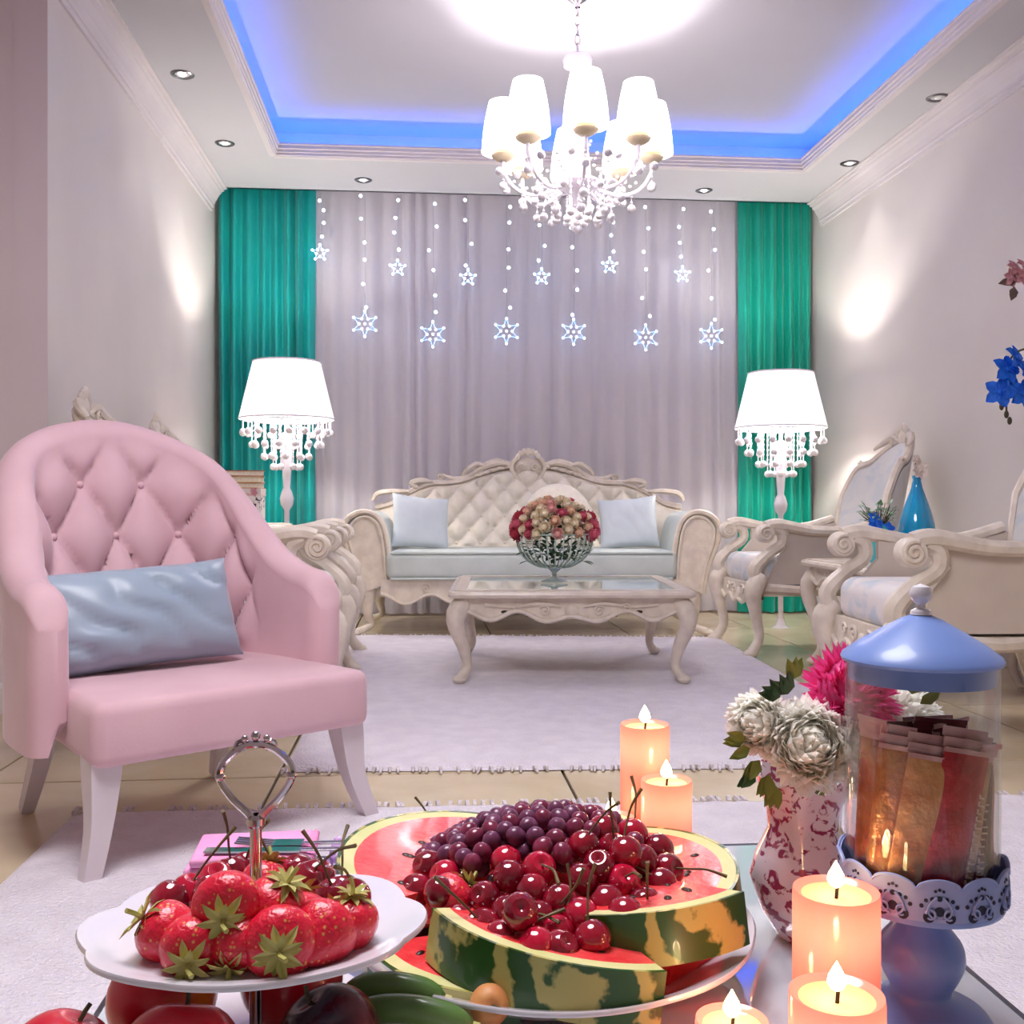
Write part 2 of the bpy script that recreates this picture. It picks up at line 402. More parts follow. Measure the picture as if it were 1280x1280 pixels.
def base(n, p0, p1, i): run(n, bb, p0, p1, i)
base('baseboard_left', (XL, YW, 0), (XL, YB, 0), (1, 0, 0)); base('baseboard_right', (XR, YR, 0), (XR, YB, 0), (-1, 0, 0))
base('baseboard_back', (XL, YB, 0), (XR, YB, 0), (0, -1, 0)); base('baseboard_left_return', (XF, YW - .004, 0), (XL, YW - .004, 0), (0, -1, 0))

# recessed downlights
def downlight(px, py, label, on=True):
    p = atz(px, py, ZC)
    t = thing('downlight', label, 'ceiling light', (p.x, p.y, ZC), group='recessed downlights in the ceiling border')
    MB().lathe([(.032, .006), (.036, -.004), (.046, -.007), (.055, -.003), (.056, .0)], 28).build('ring', 'steel', t)
    MB().lathe([(.0001, .012), (.018, .010), (.034, .004), (.034, .0)], 20).build('reflector', 'chrome' if on else 'steel', t)
    MB().sphere((0, 0, .001), .017, 12, 8, (1, 1, .6)).build('bulb', 'bulb' if on else 'bulboff', t)
    if on:
        l = bpy.data.lights.new('spot', 'SPOT'); l.energy = P_SPOT; l.spot_size = math.radians(75); l.spot_blend = 0.7; l.shadow_soft_size = .03; l.color = (1, .96, .92)
        o = bpy.data.objects.new('spot', l); C.objects.link(o); o.parent = t; o.location = (0, 0, -.03)
L1 = 'small chrome downlight in the ceiling border along the left wall'
downlight(228, 93, L1); downlight(281, 179, L1)
downlight(454, 225, 'small lit downlight in front of the left end of the sheer curtain')
downlight(880, 238, 'small lit downlight in front of the right end of the sheer curtain')
downlight(1062, 204, 'small lit downlight in the ceiling border over the right floor lamp')
downlight(1172, 122, 'unlit dark downlight in the ceiling border along the right wall', False)
# unseen fill light, added to brighten the front half of the salon
cl = thing('fill_light', 'large round white fill light added out of view over the front half of the salon', 'ceiling light', (-0.25, 1.15, ZC))
MB().lathe([(.001, 0), (.62, 0), (.64, -.02), (.64, -.06), (.61, -.06)], 48).build('rim', 'porcelain', cl)
dm = mat('fill light diffuser', (250, 246, 246), .6, emit=(250, 247, 252), estr=P_FILL)
MB().lathe([(.61, -.055), (.45, -.075), (.2, -.085), (.001, -.088)], 48).build('diffuser', dm, cl)

# ------------------------------------------------------------------ curtains
def drape(name, m, x0, x1, y, z0, z1, per, amp, seed, nper=10, gather=0.0, parent=None):
    rnd = random.Random(seed)
    n = max(3, int((x1 - x0) / per)); ph = []
    xs = [0.0]
    for i in range(n): xs.append(xs[-1] + rnd.uniform(.55, 1.45))
    xs = [q / xs[-1] for q in xs]; am = [rnd.uniform(.45, 1.1) for _ in range(n)]
    def off(u):
        for i in range(n):
            if u <= xs[i + 1] + 1e-9:
                t = (u - xs[i]) / (xs[i + 1] - xs[i])
                return (0.5 - 0.5 * math.cos(2 * PI * t)) ** 0.8 * am[i]
        return 0
    def fn(u, v):
        k = 0.75 + 0.35 * v + 0.12 * math.sin(7 * u + 3 * v)
        xx = x0 + (x1 - x0) * u + 0.012 * math.sin(3.1 * v + 9 * u) * (1 - v)
        return (xx, y - off(u) * amp * (1.25 - 0.45 * v) + 0.006 * math.sin(23 * u + 5 * v), z0 + (z1 - z0) * v)
    mb = MB().grid(n * nper + 1, 14, fn)
    return mb.build(name, m, parent, angle=80)
tag(drape('sheer_curtain', 'sheer', -0.76, 2.25, 6.975, .015, 2.98, .13, .05, 3), 'long sheer pale lilac curtain hanging between the two teal curtains', 'curtain')
for nm, x0, x1, m_, lab, sd in (('teal_curtain', XL + .02, -.70, 'teal', 'teal satin curtain hanging behind the left floor lamp', 11), ('teal_curtain', 2.17, XR - .02, 'tealR', 'green teal satin curtain hanging behind the right floor lamp', 23)):
    o = drape(nm, m_, x0, x1, 6.90, .012, 2.98, .075, .075, sd)
    tag(o, lab, 'curtain', 'teal side curtains')
rail = MB().box(XL, XR, 6.90, 6.94, 2.97, 3.0); struct(rail.build('trim_7', 'trim', smooth=False))

# ------------------------------------------------------------------ star light strands
star_small = [(400, 316), (497, 335), (585, 347), (677, 346), (762, 332), (853, 343)]
star_big = [(456, 405), (541, 418), (633, 414), (717, 415), (807, 422), (889, 420)]
YL = 6.81
bulbm = MB().sphere((0, 0, 0), .0115, 10, 6).mesh('bulb', 'led')
def star_outline(r0, r1, n, th):
    mb = MB(); pts = []
    for k in range(2 * n + 1):
        a = PI / 2 + PI * k / n; r = r0 if k % 2 == 0 else r1
        pts.append((r * math.cos(a), 0, r * math.sin(a)))
    for p, q in zip(pts, pts[1:]): mb.tube([p, q], th, 5)
    return mb, pts
sm_mb, sp = star_outline(.052, .024, 5, .0022); sm_star = sm_mb.mesh('star_frame', 'ledblue')
bg_mb, bp_ = star_outline(.084, .038, 6, .002); bg_star = bg_mb.mesh('star_frame', 'ledblue')
rnd = random.Random(5)
ledm = MB().sphere((0, 0, 0), .0085, 8, 6).mesh('star_bulb', 'led')
def strand(px, py, big):
    p = aty(px, py, YL); top = 2.79
    t = thing('star_light_strand', 'hanging light strand ending in a large glowing blue snowflake star' if big else 'hanging light strand ending in a small glowing blue star',
              'string light', (p.x, YL, p.z), group='long star light strands' if big else 'short star light strands')
    h = top - p.z; r0 = .084 if big else .052
    MB().tube([(0, 0, r0), (0.004, 0, h * .5), (0, 0, h)], .0016, 5).build('wire', 'wire', t)
    n = 6 if big else 4
    for k in range(n):
        zz = r0 + .05 + (h - r0 - .08) * (k + rnd.uniform(-.18, .18)) / (n - 1)
        link('bulb', bulbm, t, (rnd.uniform(-.028, .028), -.006, min(h, zz)))
    s_ = link('star_frame', bg_star if big else sm_star, t)
    pts = (bp_ if big else sp)[:-1]
    for k, q in enumerate(pts):
        link('star_bulb', ledm, s_, (q[0], -.006, q[2]))
    if big: link('star_bulb', ledm, s_, (0, -.006, 0))
for q in star_small: strand(*q, False)
for q in star_big: strand(*q, True)

# ------------------------------------------------------------------ rugs
def rug(label, quad, seed, nx, ny):
    FL, FR, BR, BL = [Vector((a, b, 0)) for a, b in quad]
    t = thing('rug', label, 'rug', (0, 0, 0))
    def at(u, v): return (FL * (1 - u) + FR * u) * (1 - v) + (BL * (1 - u) + BR * u) * v
    def fn(u, v):
        p = at(u, v); e = min(u, 1 - u) * 60; f = min(v, 1 - v) * 80
        h = .016 * min(1, e) ** .5 * min(1, f) ** .5
        h += .004 * mnoise.noise(Vector((p.x * 9, p.y * 9, seed))) * min(1, e, f) + .003 * mnoise.noise(Vector((p.x * 30, p.y * 30, seed))) * min(1, e, f)
        return (p.x, p.y, .002 + max(0, h))
    MB().grid(nx, ny, fn).build('pile', 'rug', t, angle=180)
    fr = MB(); r2 = random.Random(seed)
    for side in (0, 1):
        n = int((FR - FL).length / .022)
        for k in range(n):
            u = (k + r2.random() * .6) / n; p = at(u, side); q = at(u, 1 - side); d = (p - q).normalized()
            if r2.random() < .25: continue
            l = r2.uniform(.015, .04); sx = r2.uniform(-.01, .01)
            fr.tube([p + Vector((0, 0, .008)) - d * .01, p + d * l * .5 + Vector((sx * .5, 0, .012)), p + d * l + Vector((sx, 0, .004))], [.006, .007, .003], 4)
    o = fr.build('fringe', 'fringe', t); o['kind'] = 'stuff'
    return t
rug('large white shaggy rug under the carved coffee table', ((-.388, 2.943), (1.53, 2.83), (1.66, 5.60), (-.40, 5.88)), 1, 90, 110)
rug('white shaggy rug under the pink armchair and the glass table', ((-.80, -.4), (1.60, -.4), (1.57, 2.52), (-.845, 2.585)), 9, 90, 110)
# ------------------------------------------------------------------ carved furniture
def cabriole(mb, x, y, ztop, dx, dy, r=1.0, seg=10, foot=.03, knee=.05):
    """S-curved leg from (x,y,ztop) to the floor; bulges and kicks out along (dx,dy)"""
    pts = curve([(x, y, ztop), (x + dx * knee, y + dy * knee, ztop * .78), (x + dx * .012, y + dy * .012, ztop * .42), (x - dx * .006, y - dy * .006, ztop * .2), (x + dx * foot, y + dy * foot, .022)], 16)
    mb.tube(pts, [.034 * r, .046 * r, .036 * r, .026 * r, .02 * r, .019 * r, .024 * r], seg)
    mb.sphere((x + dx * (foot + .008), y + dy * (foot + .008), .02), .026 * r, 10, 6, (1.15, 1.15, .76))
    mb.tube(spiral((x + dx * knee, y + dy * knee, ztop * .82), .03 * r, 1.4, (dy, -dx, 0) if abs(dx) + abs(dy) > 0 else (1, 0, 0), (0, 0, 1), 0, 18), .007 * r, 5)
def scallop(x, half, depth, n=2, zb=0.0):
    t = abs(x) / half
    return zb - depth * (0.5 - 0.5 * math.cos(2 * PI * n * t)) * .85 - depth * .5 * math.exp(-(t * 5) ** 2)
def apron(half, ztop, zbot, depth, y0, y1, n=2, steps=48, axis='y'):
    """front rail with scalloped lower edge in the xz plane, thickness y0..y1"""
    mb = MB(); lo = []
    for i in range(steps + 1):
        x = -half + 2 * half * i / steps; lo.append((x, scallop(x, half, depth, n, zbot)))
    for (xa, za), (xb, zb) in zip(lo, lo[1:]):
        mb.add([(xa, y0, za), (xb, y0, zb), (xb, y0, ztop), (xa, y0, ztop), (xa, y1, za), (xb, y1, zb), (xb, y1, ztop), (xa, y1, ztop)],
               [(0, 1, 2, 3), (7, 6, 5, 4), (4, 5, 1, 0), (3, 2, 6, 7)])
    rim = MB().tube([(x, y0 - .004, z) for x, z in lo], .010, 6)
    return mb, rim, lo

# ---- sofa
def make_sofa():
    t = thing('sofa', 'cream carved sofa with tufted back and pale mint seat by the sheer curtain', 'sofa', (0.655, 6.20, 0), math.radians(-4.2))
    hw = .80
    TOP = [(0, .985), (.14, .975), (.28, .94), (.42, .89), (.52, .875), (.62, .87), (.74, .82), (.86, .745), (.95, .72)]
    def ztop(x): return interp(TOP, abs(x)) - .0
    # tufted back
    def by(z): return .20 + (z - .45) * .26
    def fb(u, v):
        x = -.93 + 1.86 * u; zt = ztop(x) - .02; z = .42 + (zt - .42) * v
        a = x / .15 + z / .17; b = x / .15 - z / .17
        d = .05 * tuft(a, b) if .50 < z < zt + .02 else .035
        if abs(x) > .78: d = .03
        return (x, by(z) - d - .02, z)
    MB().grid(150, 54, fb).grid(40, 3, lambda u, v: (-.93 + 1.86 * u, by(.42 + (ztop(-.93 + 1.86 * u) - .42) * v) + .07, .42 + (ztop(-.93 + 1.86 * u) - .42) * v)).build('backrest', 'creamf', t, angle=70)
    btn = MB().sphere((0, 0, 0), .009, 10, 6, (1, .6, 1)).mesh('button', 'creamf')
    for i in range(-14, 15):
        for j in range(-3, 16):
            if (i + j) % 2: continue
            x = i * .15 / 2; z = j * .17 / 2
            if abs(x) < .78 and .5 < z < ztop(x) - .05: link('button', btn, t, (x, by(z) - .026, z))
    # carved top rail
    rail = MB(); n = 80
    pts = [(x, by(ztop(x)) + .01, ztop(x) + .012) for x in [-.97 + 1.94 * i / (n - 1) for i in range(n)]]
    rail.tube(pts, [.030] * n, 8, .8); rail.tube([(p[0], p[1] - .03, p[2] - .028) for p in pts], .011, 6)
    yb = by(.95) - .01
    for s in (-1, 1):
        # raised scroll from the cartouche down to the shoulder, curling leaf ends
        rail.tube(curve([(s * .10, yb, 1.0), (s * .2, yb, 1.02), (s * .30, yb, .985), (s * .38, yb, .93), (s * .47, yb, .915), (s * .55, yb, .945)], 26), [.018, .026, .024, .02, .016, .006], 8)
        rail.tube(curve([(s * .28, yb - .02, 1.0), (s * .33, yb - .02, 1.01), (s * .40, yb - .01, .965), (s * .42, yb, .93)], 14), [.008, .018, .014, .006], 6)
        rail.tube(spiral((s * .56, yb, .93), .026, 1.3, (s, 0, 0), (0, 0, 1), 2.2, 18), .009, 6)
        rail.tube(curve([(s * .60, yb - .02, .895), (s * .68, yb - .04, .905), (s * .74, yb - .04, .885), (s * .70, yb - .05, .86)], 14), [.006, .020, .022, .006], 6)
        rail.tube(curve([(s * .76, yb - .05, .835), (s * .86, yb - .07, .835), (s * .95, yb - .08, .82), (s * .985, yb - .08, .775)], 16), [.01, .018, .018, .012], 6)
        for k in range(5):
            a = .12 + .05 * k; rail.sphere((s * a, yb - .02, ztop(a) + .012), .016, 8, 6, (1.4, .7, .8))
    rail.build('top_rail', 'cream', t)
    ca = MB()
    ring = [(0.105 * math.cos(a), yb - .03, .985 + .085 * math.sin(a) * (1 - .15 * math.cos(2 * a))) for a in [2 * PI * k / 32 for k in range(33)]]
    ca.tube(ring, .014, 8)
    ca.sphere((0, yb - .015, .985), .082, 18, 10, (1.1, .25, .85))
    for k in range(7):
        a = PI / 2 + (k - 3) * .38; ca.sphere((.07 * math.cos(a), yb - .035, 1.03 + .062 * math.sin(a)), .018, 8, 6, (1, .7, 1.2))
    for s in (-1, 1): ca.tube(spiral((s * .04, yb - .045, .985), .028, 1.3, (s, 0, 0), (0, 0, 1), 0, 18), .006, 5)
    ca.sphere((0, yb - .03, 1.085), .022, 8, 6, (1, .8, 1.3)).build('cartouche', 'cream', t)
    # seat
    sc = rbox(1.66, .66, .165, .045, 5); warp(sc, lambda x, y, z: (x, y, z + (.015 * (1 - (x / .83) ** 2) * (1 - (y / .33) ** 2) if z > 0 else 0)))
    moved(sc, 0, -.10, .405).build('seat_cushion', 'mint', t, angle=60)
    pp = MB()
    for zz in (.478, .332): pp.tube([(-.80, -.425, zz), (.80, -.425, zz)], .007, 6)
    pp.build('piping', 'mint', t)
    MB().box(-.9, .9, -.34, .30, .22, .322).build('seat_base', 'cream', t)
    am, rim, lo = apron(.86, .325, .245, .065, -.40, -.36, 3, 72)
    ap = am.build('apron', 'cream', t); rim.build('rim', 'cream', ap)
    for s in (-1, 1):
        for k in range(3): MB().tube(spiral((s * (.16 + .22 * k), -.405, .275), .032, 1.3, (s, 0, 0), (0, 0, 1), 1, 18), .006, 5).build('carving', 'cream', ap)
    # rolled arms
    out = curve([(.80, 0, .30), (.815, 0, .45), (.84, 0, .60), (.875, 0, .675), (.94, 0, .71), (1.02, 0, .695), (1.075, 0, .63), (1.065, 0, .54), (1.02, 0, .42), (.99, 0, .30), (.985, 0, .24)], 36)
    for s in (-1, 1):
        pr = [(s * p.x, p.z) for p in out]
        a = MB().prism(pr, 'y', -.36, .26).build('arm', 'mint', t, angle=50)
        inner = [(s * (.93 + (p.x - .93) * .78), .30 + (p.z - .30) * .93) for p in out]
        MB().prism(inner, 'y', -.385, -.355).build('arm_front', 'cream', a, angle=50)
        f = MB(); f.tube([(s * p.x, -.375, p.z) for p in out], .017, 7); f.tube([(q[0], -.388, q[1]) for q in inner], .009, 6)
        f.build('arm_moulding', 'cream', a)
    for sx, sy, yy in ((-1, -1, -.33), (1, -1, -.33), (-1, 1, .26), (1, 1, .26)):
        lm = MB(); cabriole(lm, sx * .93, yy, .30, sx * .75, sy * .6, 1.05, foot=.10, knee=.01); lm.build('leg', 'cream', t)
    return t
sofa = make_sofa()
def sofa_local(x, y, z): return sofa.matrix_basis @ Vector((x, y, z))
def cushion(name, label, loc, rot, wd, ht, th, m, crease=0, seed=0, group=None, cat='cushion'):
    o = pillow_mb(wd, ht, th, 22, crease, seed).build(name, m, None, angle=180)
    o.location = loc; o.rotation_euler = rot
    return tag(o, label, cat, group)
a0 = math.radians(-4.2)
cushion('throw_pillow', 'square pale blue pillow leaning at the left arm of the sofa', sofa_local(-.66, -.03, .645), (math.radians(-18), math.radians(6), a0 + .35), .36, .34, .13, 'paleblue', .004, 2, 'pale blue pillows on the sofa')
cushion('throw_pillow', 'square pale blue pillow leaning at the right arm of the sofa', sofa_local(.60, -.01, .64), (math.radians(-20), math.radians(-5), a0 - .15), .36, .33, .13, 'paleblue', .004, 5, 'pale blue pillows on the sofa')
rc = MB()
def rcf(u, v):
    a = 2 * PI * u; q = PI * v; r = .20 * math.sin(q) ** .55 if 0 < v < 1 else 0
    return (r * math.cos(a), -.075 * math.cos(q), r * math.sin(a))
rc.grid(36, 20, rcf, closeu=True)
o = rc.build('round_cushion', 'creamf', None, angle=180); o.location = sofa_local(.17, -.045, .685); o.rotation_euler = (math.radians(-16), 0, a0)
tag(o, 'round cream cushion propped against the middle of the sofa back', 'cushion')

# ---- carved table (used for the coffee table and the two side tables)
def make_table(name, label, loc, rotz, W, D, Hh, group=None, top='glasstop', r=1.0):
    t = thing(name, label, 'table', loc, rotz, group)
    hw, hd = W / 2, D / 2
    fr = MB(); fw = .055
    for z0, z1, e in ((Hh - .030, Hh - .012, 0.0), (Hh - .012, Hh, -.008)):
        fr.box(-hw - e, hw + e, -hd - e, -hd + fw, z0, z1); fr.box(-hw - e, hw + e, hd - fw, hd + e, z0, z1)
        fr.box(-hw - e, -hw + fw, -hd + fw, hd - fw, z0, z1); fr.box(hw - fw, hw + e, -hd + fw, hd - fw, z0, z1)
    tf = fr.build('top_frame', 'cream', t, smooth=False)
    b = MB(); k = .02
    loop = []
    for cx, cy_, a in ((hw - k, hd - k, 0), (-hw + k, hd - k, PI / 2), (-hw + k, -hd + k, PI), (hw - k, -hd + k, 1.5 * PI)):
        for q in range(5): loop.append((cx + (k + .006) * math.cos(a + q * PI / 8), cy_ + (k + .006) * math.sin(a + q * PI / 8), Hh - .018))
    b.tube(loop + [loop[0]], .015, 8).build('edge_moulding', 'cream', tf)
    MB().box(-hw + fw, hw - fw, -hd + fw, hd - fw, Hh - .016, Hh - .003).build('glass_pane', top, t, smooth=False)
    MB().box(-hw + .03, hw - .03, -hd + .03, hd - .03, Hh - .05, Hh - .031).build('underframe', 'cream', t, smooth=False)
    for side in range(4):
        half = (hw if side % 2 == 0 else hd) - .045; off = (hd if side % 2 == 0 else hw) - .02
        am, rim, lo = apron(half, Hh - .031, Hh - .085 * r, .045 * r, -off, -off + .022, 2, 40)
        cvg = MB()
        for s in (-1, 1):
            cvg.tube(spiral((s * half * .25, -off - .004, Hh - .085), .024 * r, 1.4, (s, 0, 0), (0, 0, 1), .5, 18), .005, 5)
            cvg.tube(spiral((s * half * .5, -off - .004, Hh - .075), .02 * r, 1.4, (-s, 0, 0), (0, 0, 1), .5, 18), .005, 5)
            cvg.tube(curve([(s * half * .1, -off - .004, Hh - .07), (s * half * .3, -off - .006, Hh - .055), (s * half * .55, -off - .004, Hh - .07), (s * half * .8, -off - .004, Hh - .06)], 12), [.004, .009, .004, .008], 5)
        cvg.sphere((0, -off - .002, Hh - .085), .028 * r, 12, 8, (1.1, .4, .9))
        hole_shades = []
        for s in (-1, 1):
            hole_shades += [MB().sphere((s * half * .38, -off - .001, Hh - .105 * r), .012 * r, 10, 6, (1.8, .25, .6)), MB().sphere((s * half * .62, -off - .001, Hh - .09 * r), .010 * r, 10, 6, (1.5, .25, .7))]
        R_ = Matrix.Rotation(side * PI / 2, 4, 'Z')
        for q in [am, rim, cvg] + hole_shades: q.v = [tuple(R_ @ Vector(p)) for p in q.v]
        a = am.build('apron', 'cream', t); rim.build('rim', 'cream', a); cvg.build('carving', 'cream', a)
        for q in hole_shades: q.build('piercing_shade', 'holeshade', a)  # dark ovals on the apron stand for the shade inside carved piercings
    for sx in (-1, 1):
        for sy in (-1, 1):
            lm = MB(); cabriole(lm, sx * (hw - .055), sy * (hd - .055), Hh - .04, sx * .7, sy * .7, r, foot=.03, knee=.06); lm.build('leg', 'cream', t)
    return t
M['holeshade'] = mat('painted piercing shade', (70, 52, 44), .8, col2=(60, 44, 36), nscale=20)
make_table('coffee_table', 'low carved cream coffee table with glass top standing on the rug', (.650, 4.60, .014), math.radians(-4.5), .985, .88, .390)

# ---- bergere armchairs
def make_armchair(label, loc, rotz):
    t = thing('carved_armchair', label, 'armchair', loc, rotz, 'carved cream armchairs along the walls')
    c = rbox(.56, .62, .15, .05, 5); warp(c, lambda x, y, z: (x * (1 - .10 * (y + .31)), y, z + (.035 * (1 - (x / .29) ** 2) * (1 - (y / .32) ** 2) if z > 0 else 0)))
    moved(c, 0, -.09, .42).build('seat_cushion', 'floral', t, angle=60)
    MB().box(-.29, .29, -.38, .30, .30, .35).build('seat_base', 'cream', t, smooth=False)
    am, rim, lo = apron(.29, .36, .285, .035, -.41, -.375, 2, 36)
    a = am.build('front_rail', 'cream', t); rim.build('rim', 'cream', a)
    cg = MB()
    for s in (-1, 1):
        cg.tube(spiral((s * .07, -.415, .315), .03, 1.4, (s, 0, 0), (0, 0, 1), .3, 18), .006, 5); cg.tube(spiral((s * .16, -.415, .32), .024, 1.3, (-s, 0, 0), (0, 0, 1), .3, 18), .006, 5)
    cg.sphere((0, -.412, .30), .03, 10, 6, (1, .4, .9)).build('carving', 'cream', a)
    for s in (-1, 1):
        lm = MB()
        pts = curve([(s * .30, -.39, .40), (s * .315, -.435, .33), (s * .30, -.42, .22), (s * .295, -.40, .10), (s * .31, -.445, .02)], 18)
        lm.tube(pts, [.042, .05, .036, .026, .024, .03], 10); lm.sphere((s * .31, -.45, .022), .03, 10, 6, (1, 1.2, .75))
        lm.tube(spiral((s * .337, -.42, .33), .03, 1.4, (0, 1, 0), (0, 0, 1), .3, 18), .007, 5); lm.build('leg', 'cream', t)
        lm = MB(); lm.tube(curve([(s * .27, .26, .34), (s * .275, .29, .2), (s * .28, .36, .02)], 12), [.03, .026, .022], 8); lm.build('leg', 'cream', t)
        # arm: S-shaped support, volute and rail
        ar = MB()
        ar.tube(curve([(s * .30, -.41, .38), (s * .305, -.425, .44), (s * .305, -.36, .51), (s * .305, -.29, .56), (s * .305, -.29, .615), (s * .305, -.33, .64)], 22), [.034, .034, .028, .026, .028, .03], 8)
        ar.tube(curve([(s * .305, -.37, .645), (s * .305, -.30, .655), (s * .305, -.12, .625), (s * .305, .06, .63), (s * .30, .22, .675)], 24), [.034, .036, .03, .028, .026], 8, .85)
        arm = ar.build('arm', 'cream', t)
        v = MB()
        v.lathe([(.0001, -.032), (.04, -.032), (.046, -.02), (.046, .02), (.04, .032), (.0001, .032)], 24)
        v.v = [(s * .305 + p[2], -.375 + p[0], .612 + p[1]) for p in v.v]
        for e in (-1, 1): v.tube(spiral((s * .305 + e * .033, -.375, .612), .036, 1.8, (0, 1, 0), (0, 0, 1), 1.2, 26), .007, 6)
        v.build('volute', 'cream', arm)
        side = [(-.36, .36), (-.30, .50), (-.25, .56), (-.25, .625), (-.10, .61), (.06, .615), (.24, .66), (.28, .36)]
        MB().prism(side, 'x', s * .285 - .014, s * .285 + .014).build('side_panel', 'beigepanel', t, smooth=False)
        sr = MB().tube([(s * .30, -.38, .345), (s * .30, -.1, .325), (s * .295, .28, .345)], .024, 7); sr.build('side_rail', 'cream', t)
    # curved back
    TOP = [(0, 1.10), (.35, 1.06), (.62, .985), (.85, .94), (1.0, .80)]
    def pt(q, z, dr=0):
        a = q * 1.12; rr = .33 + dr; lean = max(0, z - .45) * .20
        return (rr * math.sin(a) * .93, .10 + (rr * math.cos(a)) * .82 + lean * (.5 + .5 * math.cos(a)), z)
    def zt(q): return interp(TOP, abs(q))
    bk = MB()
    def fin(u, v):
        q = 2 * u - 1; z = .40 + (zt(q) - .02 - .40) * v
        return pt(q, z, -.03 - .03 * math.sin(PI * v) ** .5 * (1 - abs(q) ** 4))
    def fout(u, v):
        q = 2 * u - 1; z = .34 + (zt(q) - .02 - .34) * v; return pt(q, z, .02)
    bk.grid(44, 20, fin); bk.grid(44, 6, fout, flip=True); bk.build('backrest', 'brocade', t, angle=70)
    bf = MB(); n = 70
    out = [pt(2 * i / (n - 1) - 1, zt(2 * i / (n - 1) - 1), -.005) for i in range(n)]
    bf.tube([pt(-1, .42)] + out + [pt(1, .42)], .021, 8)
    b = bf.build('back_frame', 'cream', t)
    cr = MB(); y0 = pt(0, 1.1)[1]
    cr.sphere((0, y0 - .012, 1.105), .05, 14, 10, (1.15, .45, 1.1))
    for k in range(7):
        a = PI / 2 + (k - 3) * .42; cr.sphere((.062 * math.cos(a), y0 - .02, 1.10 + .058 * math.sin(a)), .019, 8, 6, (1, .7, 1.1))
    cr.sphere((0, y0 - .02, 1.165), .02, 8, 6, (1, .8, 1.1))
    for s in (-1, 1):
        cr.tube(curve([(s * .05, y0 - .02, 1.09), (s * .10, y0 - .03, 1.115), (s * .15, y0 - .05, 1.09), (s * .20, pt(.5, 1)[1] - .02, 1.055)], 14), [.012, .022, .018, .008], 7)
        cr.tube(spiral((s * .09, y0 - .045, 1.08), .024, 1.3, (s, 0, 0), (0, 0, 1), .5, 16), .006, 5)
        p = pt(s * .80, .965); cr.tube(spiral(p, .028, 1.2, (s, 0, 0), (0, 0, 1), .5, 16), .009, 6)
    cr.build('crest', 'cream', b)
    return t
ch1 = make_armchair('carved cream armchair with pale blue seat beside the right arm of the sofa', (2.055, 5.21, 0), -PI / 2)
dup(ch1, (1.885, 3.30, 0), (0, 0, -PI / 2 - .06), 'carved cream armchair with pale blue seat behind the glass jar')
dup(ch1, (-.755, 4.93, 0), (0, 0, PI / 2 + .02), 'carved cream armchair nearest the left arm of the sofa')
dup(ch1, (-.735, 3.84, 0), (0, 0, PI / 2 + .02), 'carved armchair behind the pink armchair, only its crest showing')
make_table('side_table', 'small carved cream side table between the two right armchairs', (2.13, 4.31, 0), 0, .66, .78, .50, 'carved side tables', 'cream', .9)
make_table('side_table', 'small carved side table holding the books beside the left floor lamp', (-.98, 5.72, 0), 0, .46, .42, .65, 'carved side tables', 'cream', .8)

# ---- floor lamps
pend = {}
def make_lamp(label, loc):
    t = thing('floor_lamp', label, 'floor lamp', loc, 0, 'white floor lamps with beaded shades')
    MB().lathe([(.0001, 0), (.15, 0), (.15, .012), (.13, .022), (.06, .03), (.03, .05), (.018, .09)], 28).build('base', 'porcelain', t)
    p = MB(); prof = [(.016, .08), (.016, .50), (.03, .52), (.034, .55), (.022, .58), (.016, .60), (.016, .72), (.036, .75), (.042, .79), (.03, .83), (.02, .85), (.024, .9), (.03, 1.0), (.03, 1.17), (.012, 1.18), (.012, 1.32)]
    p.lathe(prof, 20).build('pole', 'porcelain', t)
    sh = MB(); n = 72
    def pl(u, v):
        r = (.275 + (.195 - .275) * v) * (1 + .006 * math.cos(2 * PI * u * 36)); a = 2 * PI * u
        return (r * math.cos(a), r * math.sin(a), 1.255 + .335 * v)
    sh.grid(144, 3, pl, closeu=True)
    s = sh.build('shade', 'lampshade', t, angle=20)
    for r, z in ((.277, 1.255), (.197, 1.59)): MB().tube([(r * math.cos(a), r * math.sin(a), z) for a in [2 * PI * k / 48 for k in range(49)]], .005, 5).build('shade_trim', 'porcelain', s)
    hub = MB()
    for r, z in ((.255, 1.245), (.195, 1.24), (.135, 1.235), (.08, 1.23)):
        hub.tube([(r * math.cos(a), r * math.sin(a), z) for a in [2 * PI * k / 36 for k in range(37)]], .004, 5)
    for k in range(4):
        a = PI * k / 4; hub.tube([(.26 * math.cos(a), .26 * math.sin(a), 1.243), (-.26 * math.cos(a), -.26 * math.sin(a), 1.243)], .003, 4)
    hub.build('bead_ring', 'silver', t)
    for i, (r, drop, cnt) in enumerate(((.255, .055, 18), (.20, .125, 14), (.135, .195, 10), (.08, .255, 7))):
        if i not in pend:
            mb = MB().tube([(0, 0, 0), (0, 0, -drop)], .0035, 5)
            for q in range(1, int(drop / .03)): mb.sphere((0, 0, -q * .03), .007, 6, 4)
            mb.sphere((0, 0, -drop - .012), .021, 12, 8); pend[i] = mb.mesh('bead_pendant', 'crystal')
        for k in range(cnt):
            a = 2 * PI * (k + .3 * i) / cnt; link('bead_pendant', pend[i], t, (r * math.cos(a), r * math.sin(a), 1.24))
    light_point('lamp_bulb', (0, 0, 1.44), P_LAMPB, (1, .95, .88), .04, t)
    return t
make_lamp('white floor lamp with beaded shade in front of the left teal curtain', (-.79, 6.12, 0))
make_lamp('white floor lamp with beaded shade in front of the right teal curtain', (2.19, 6.10, -.035))
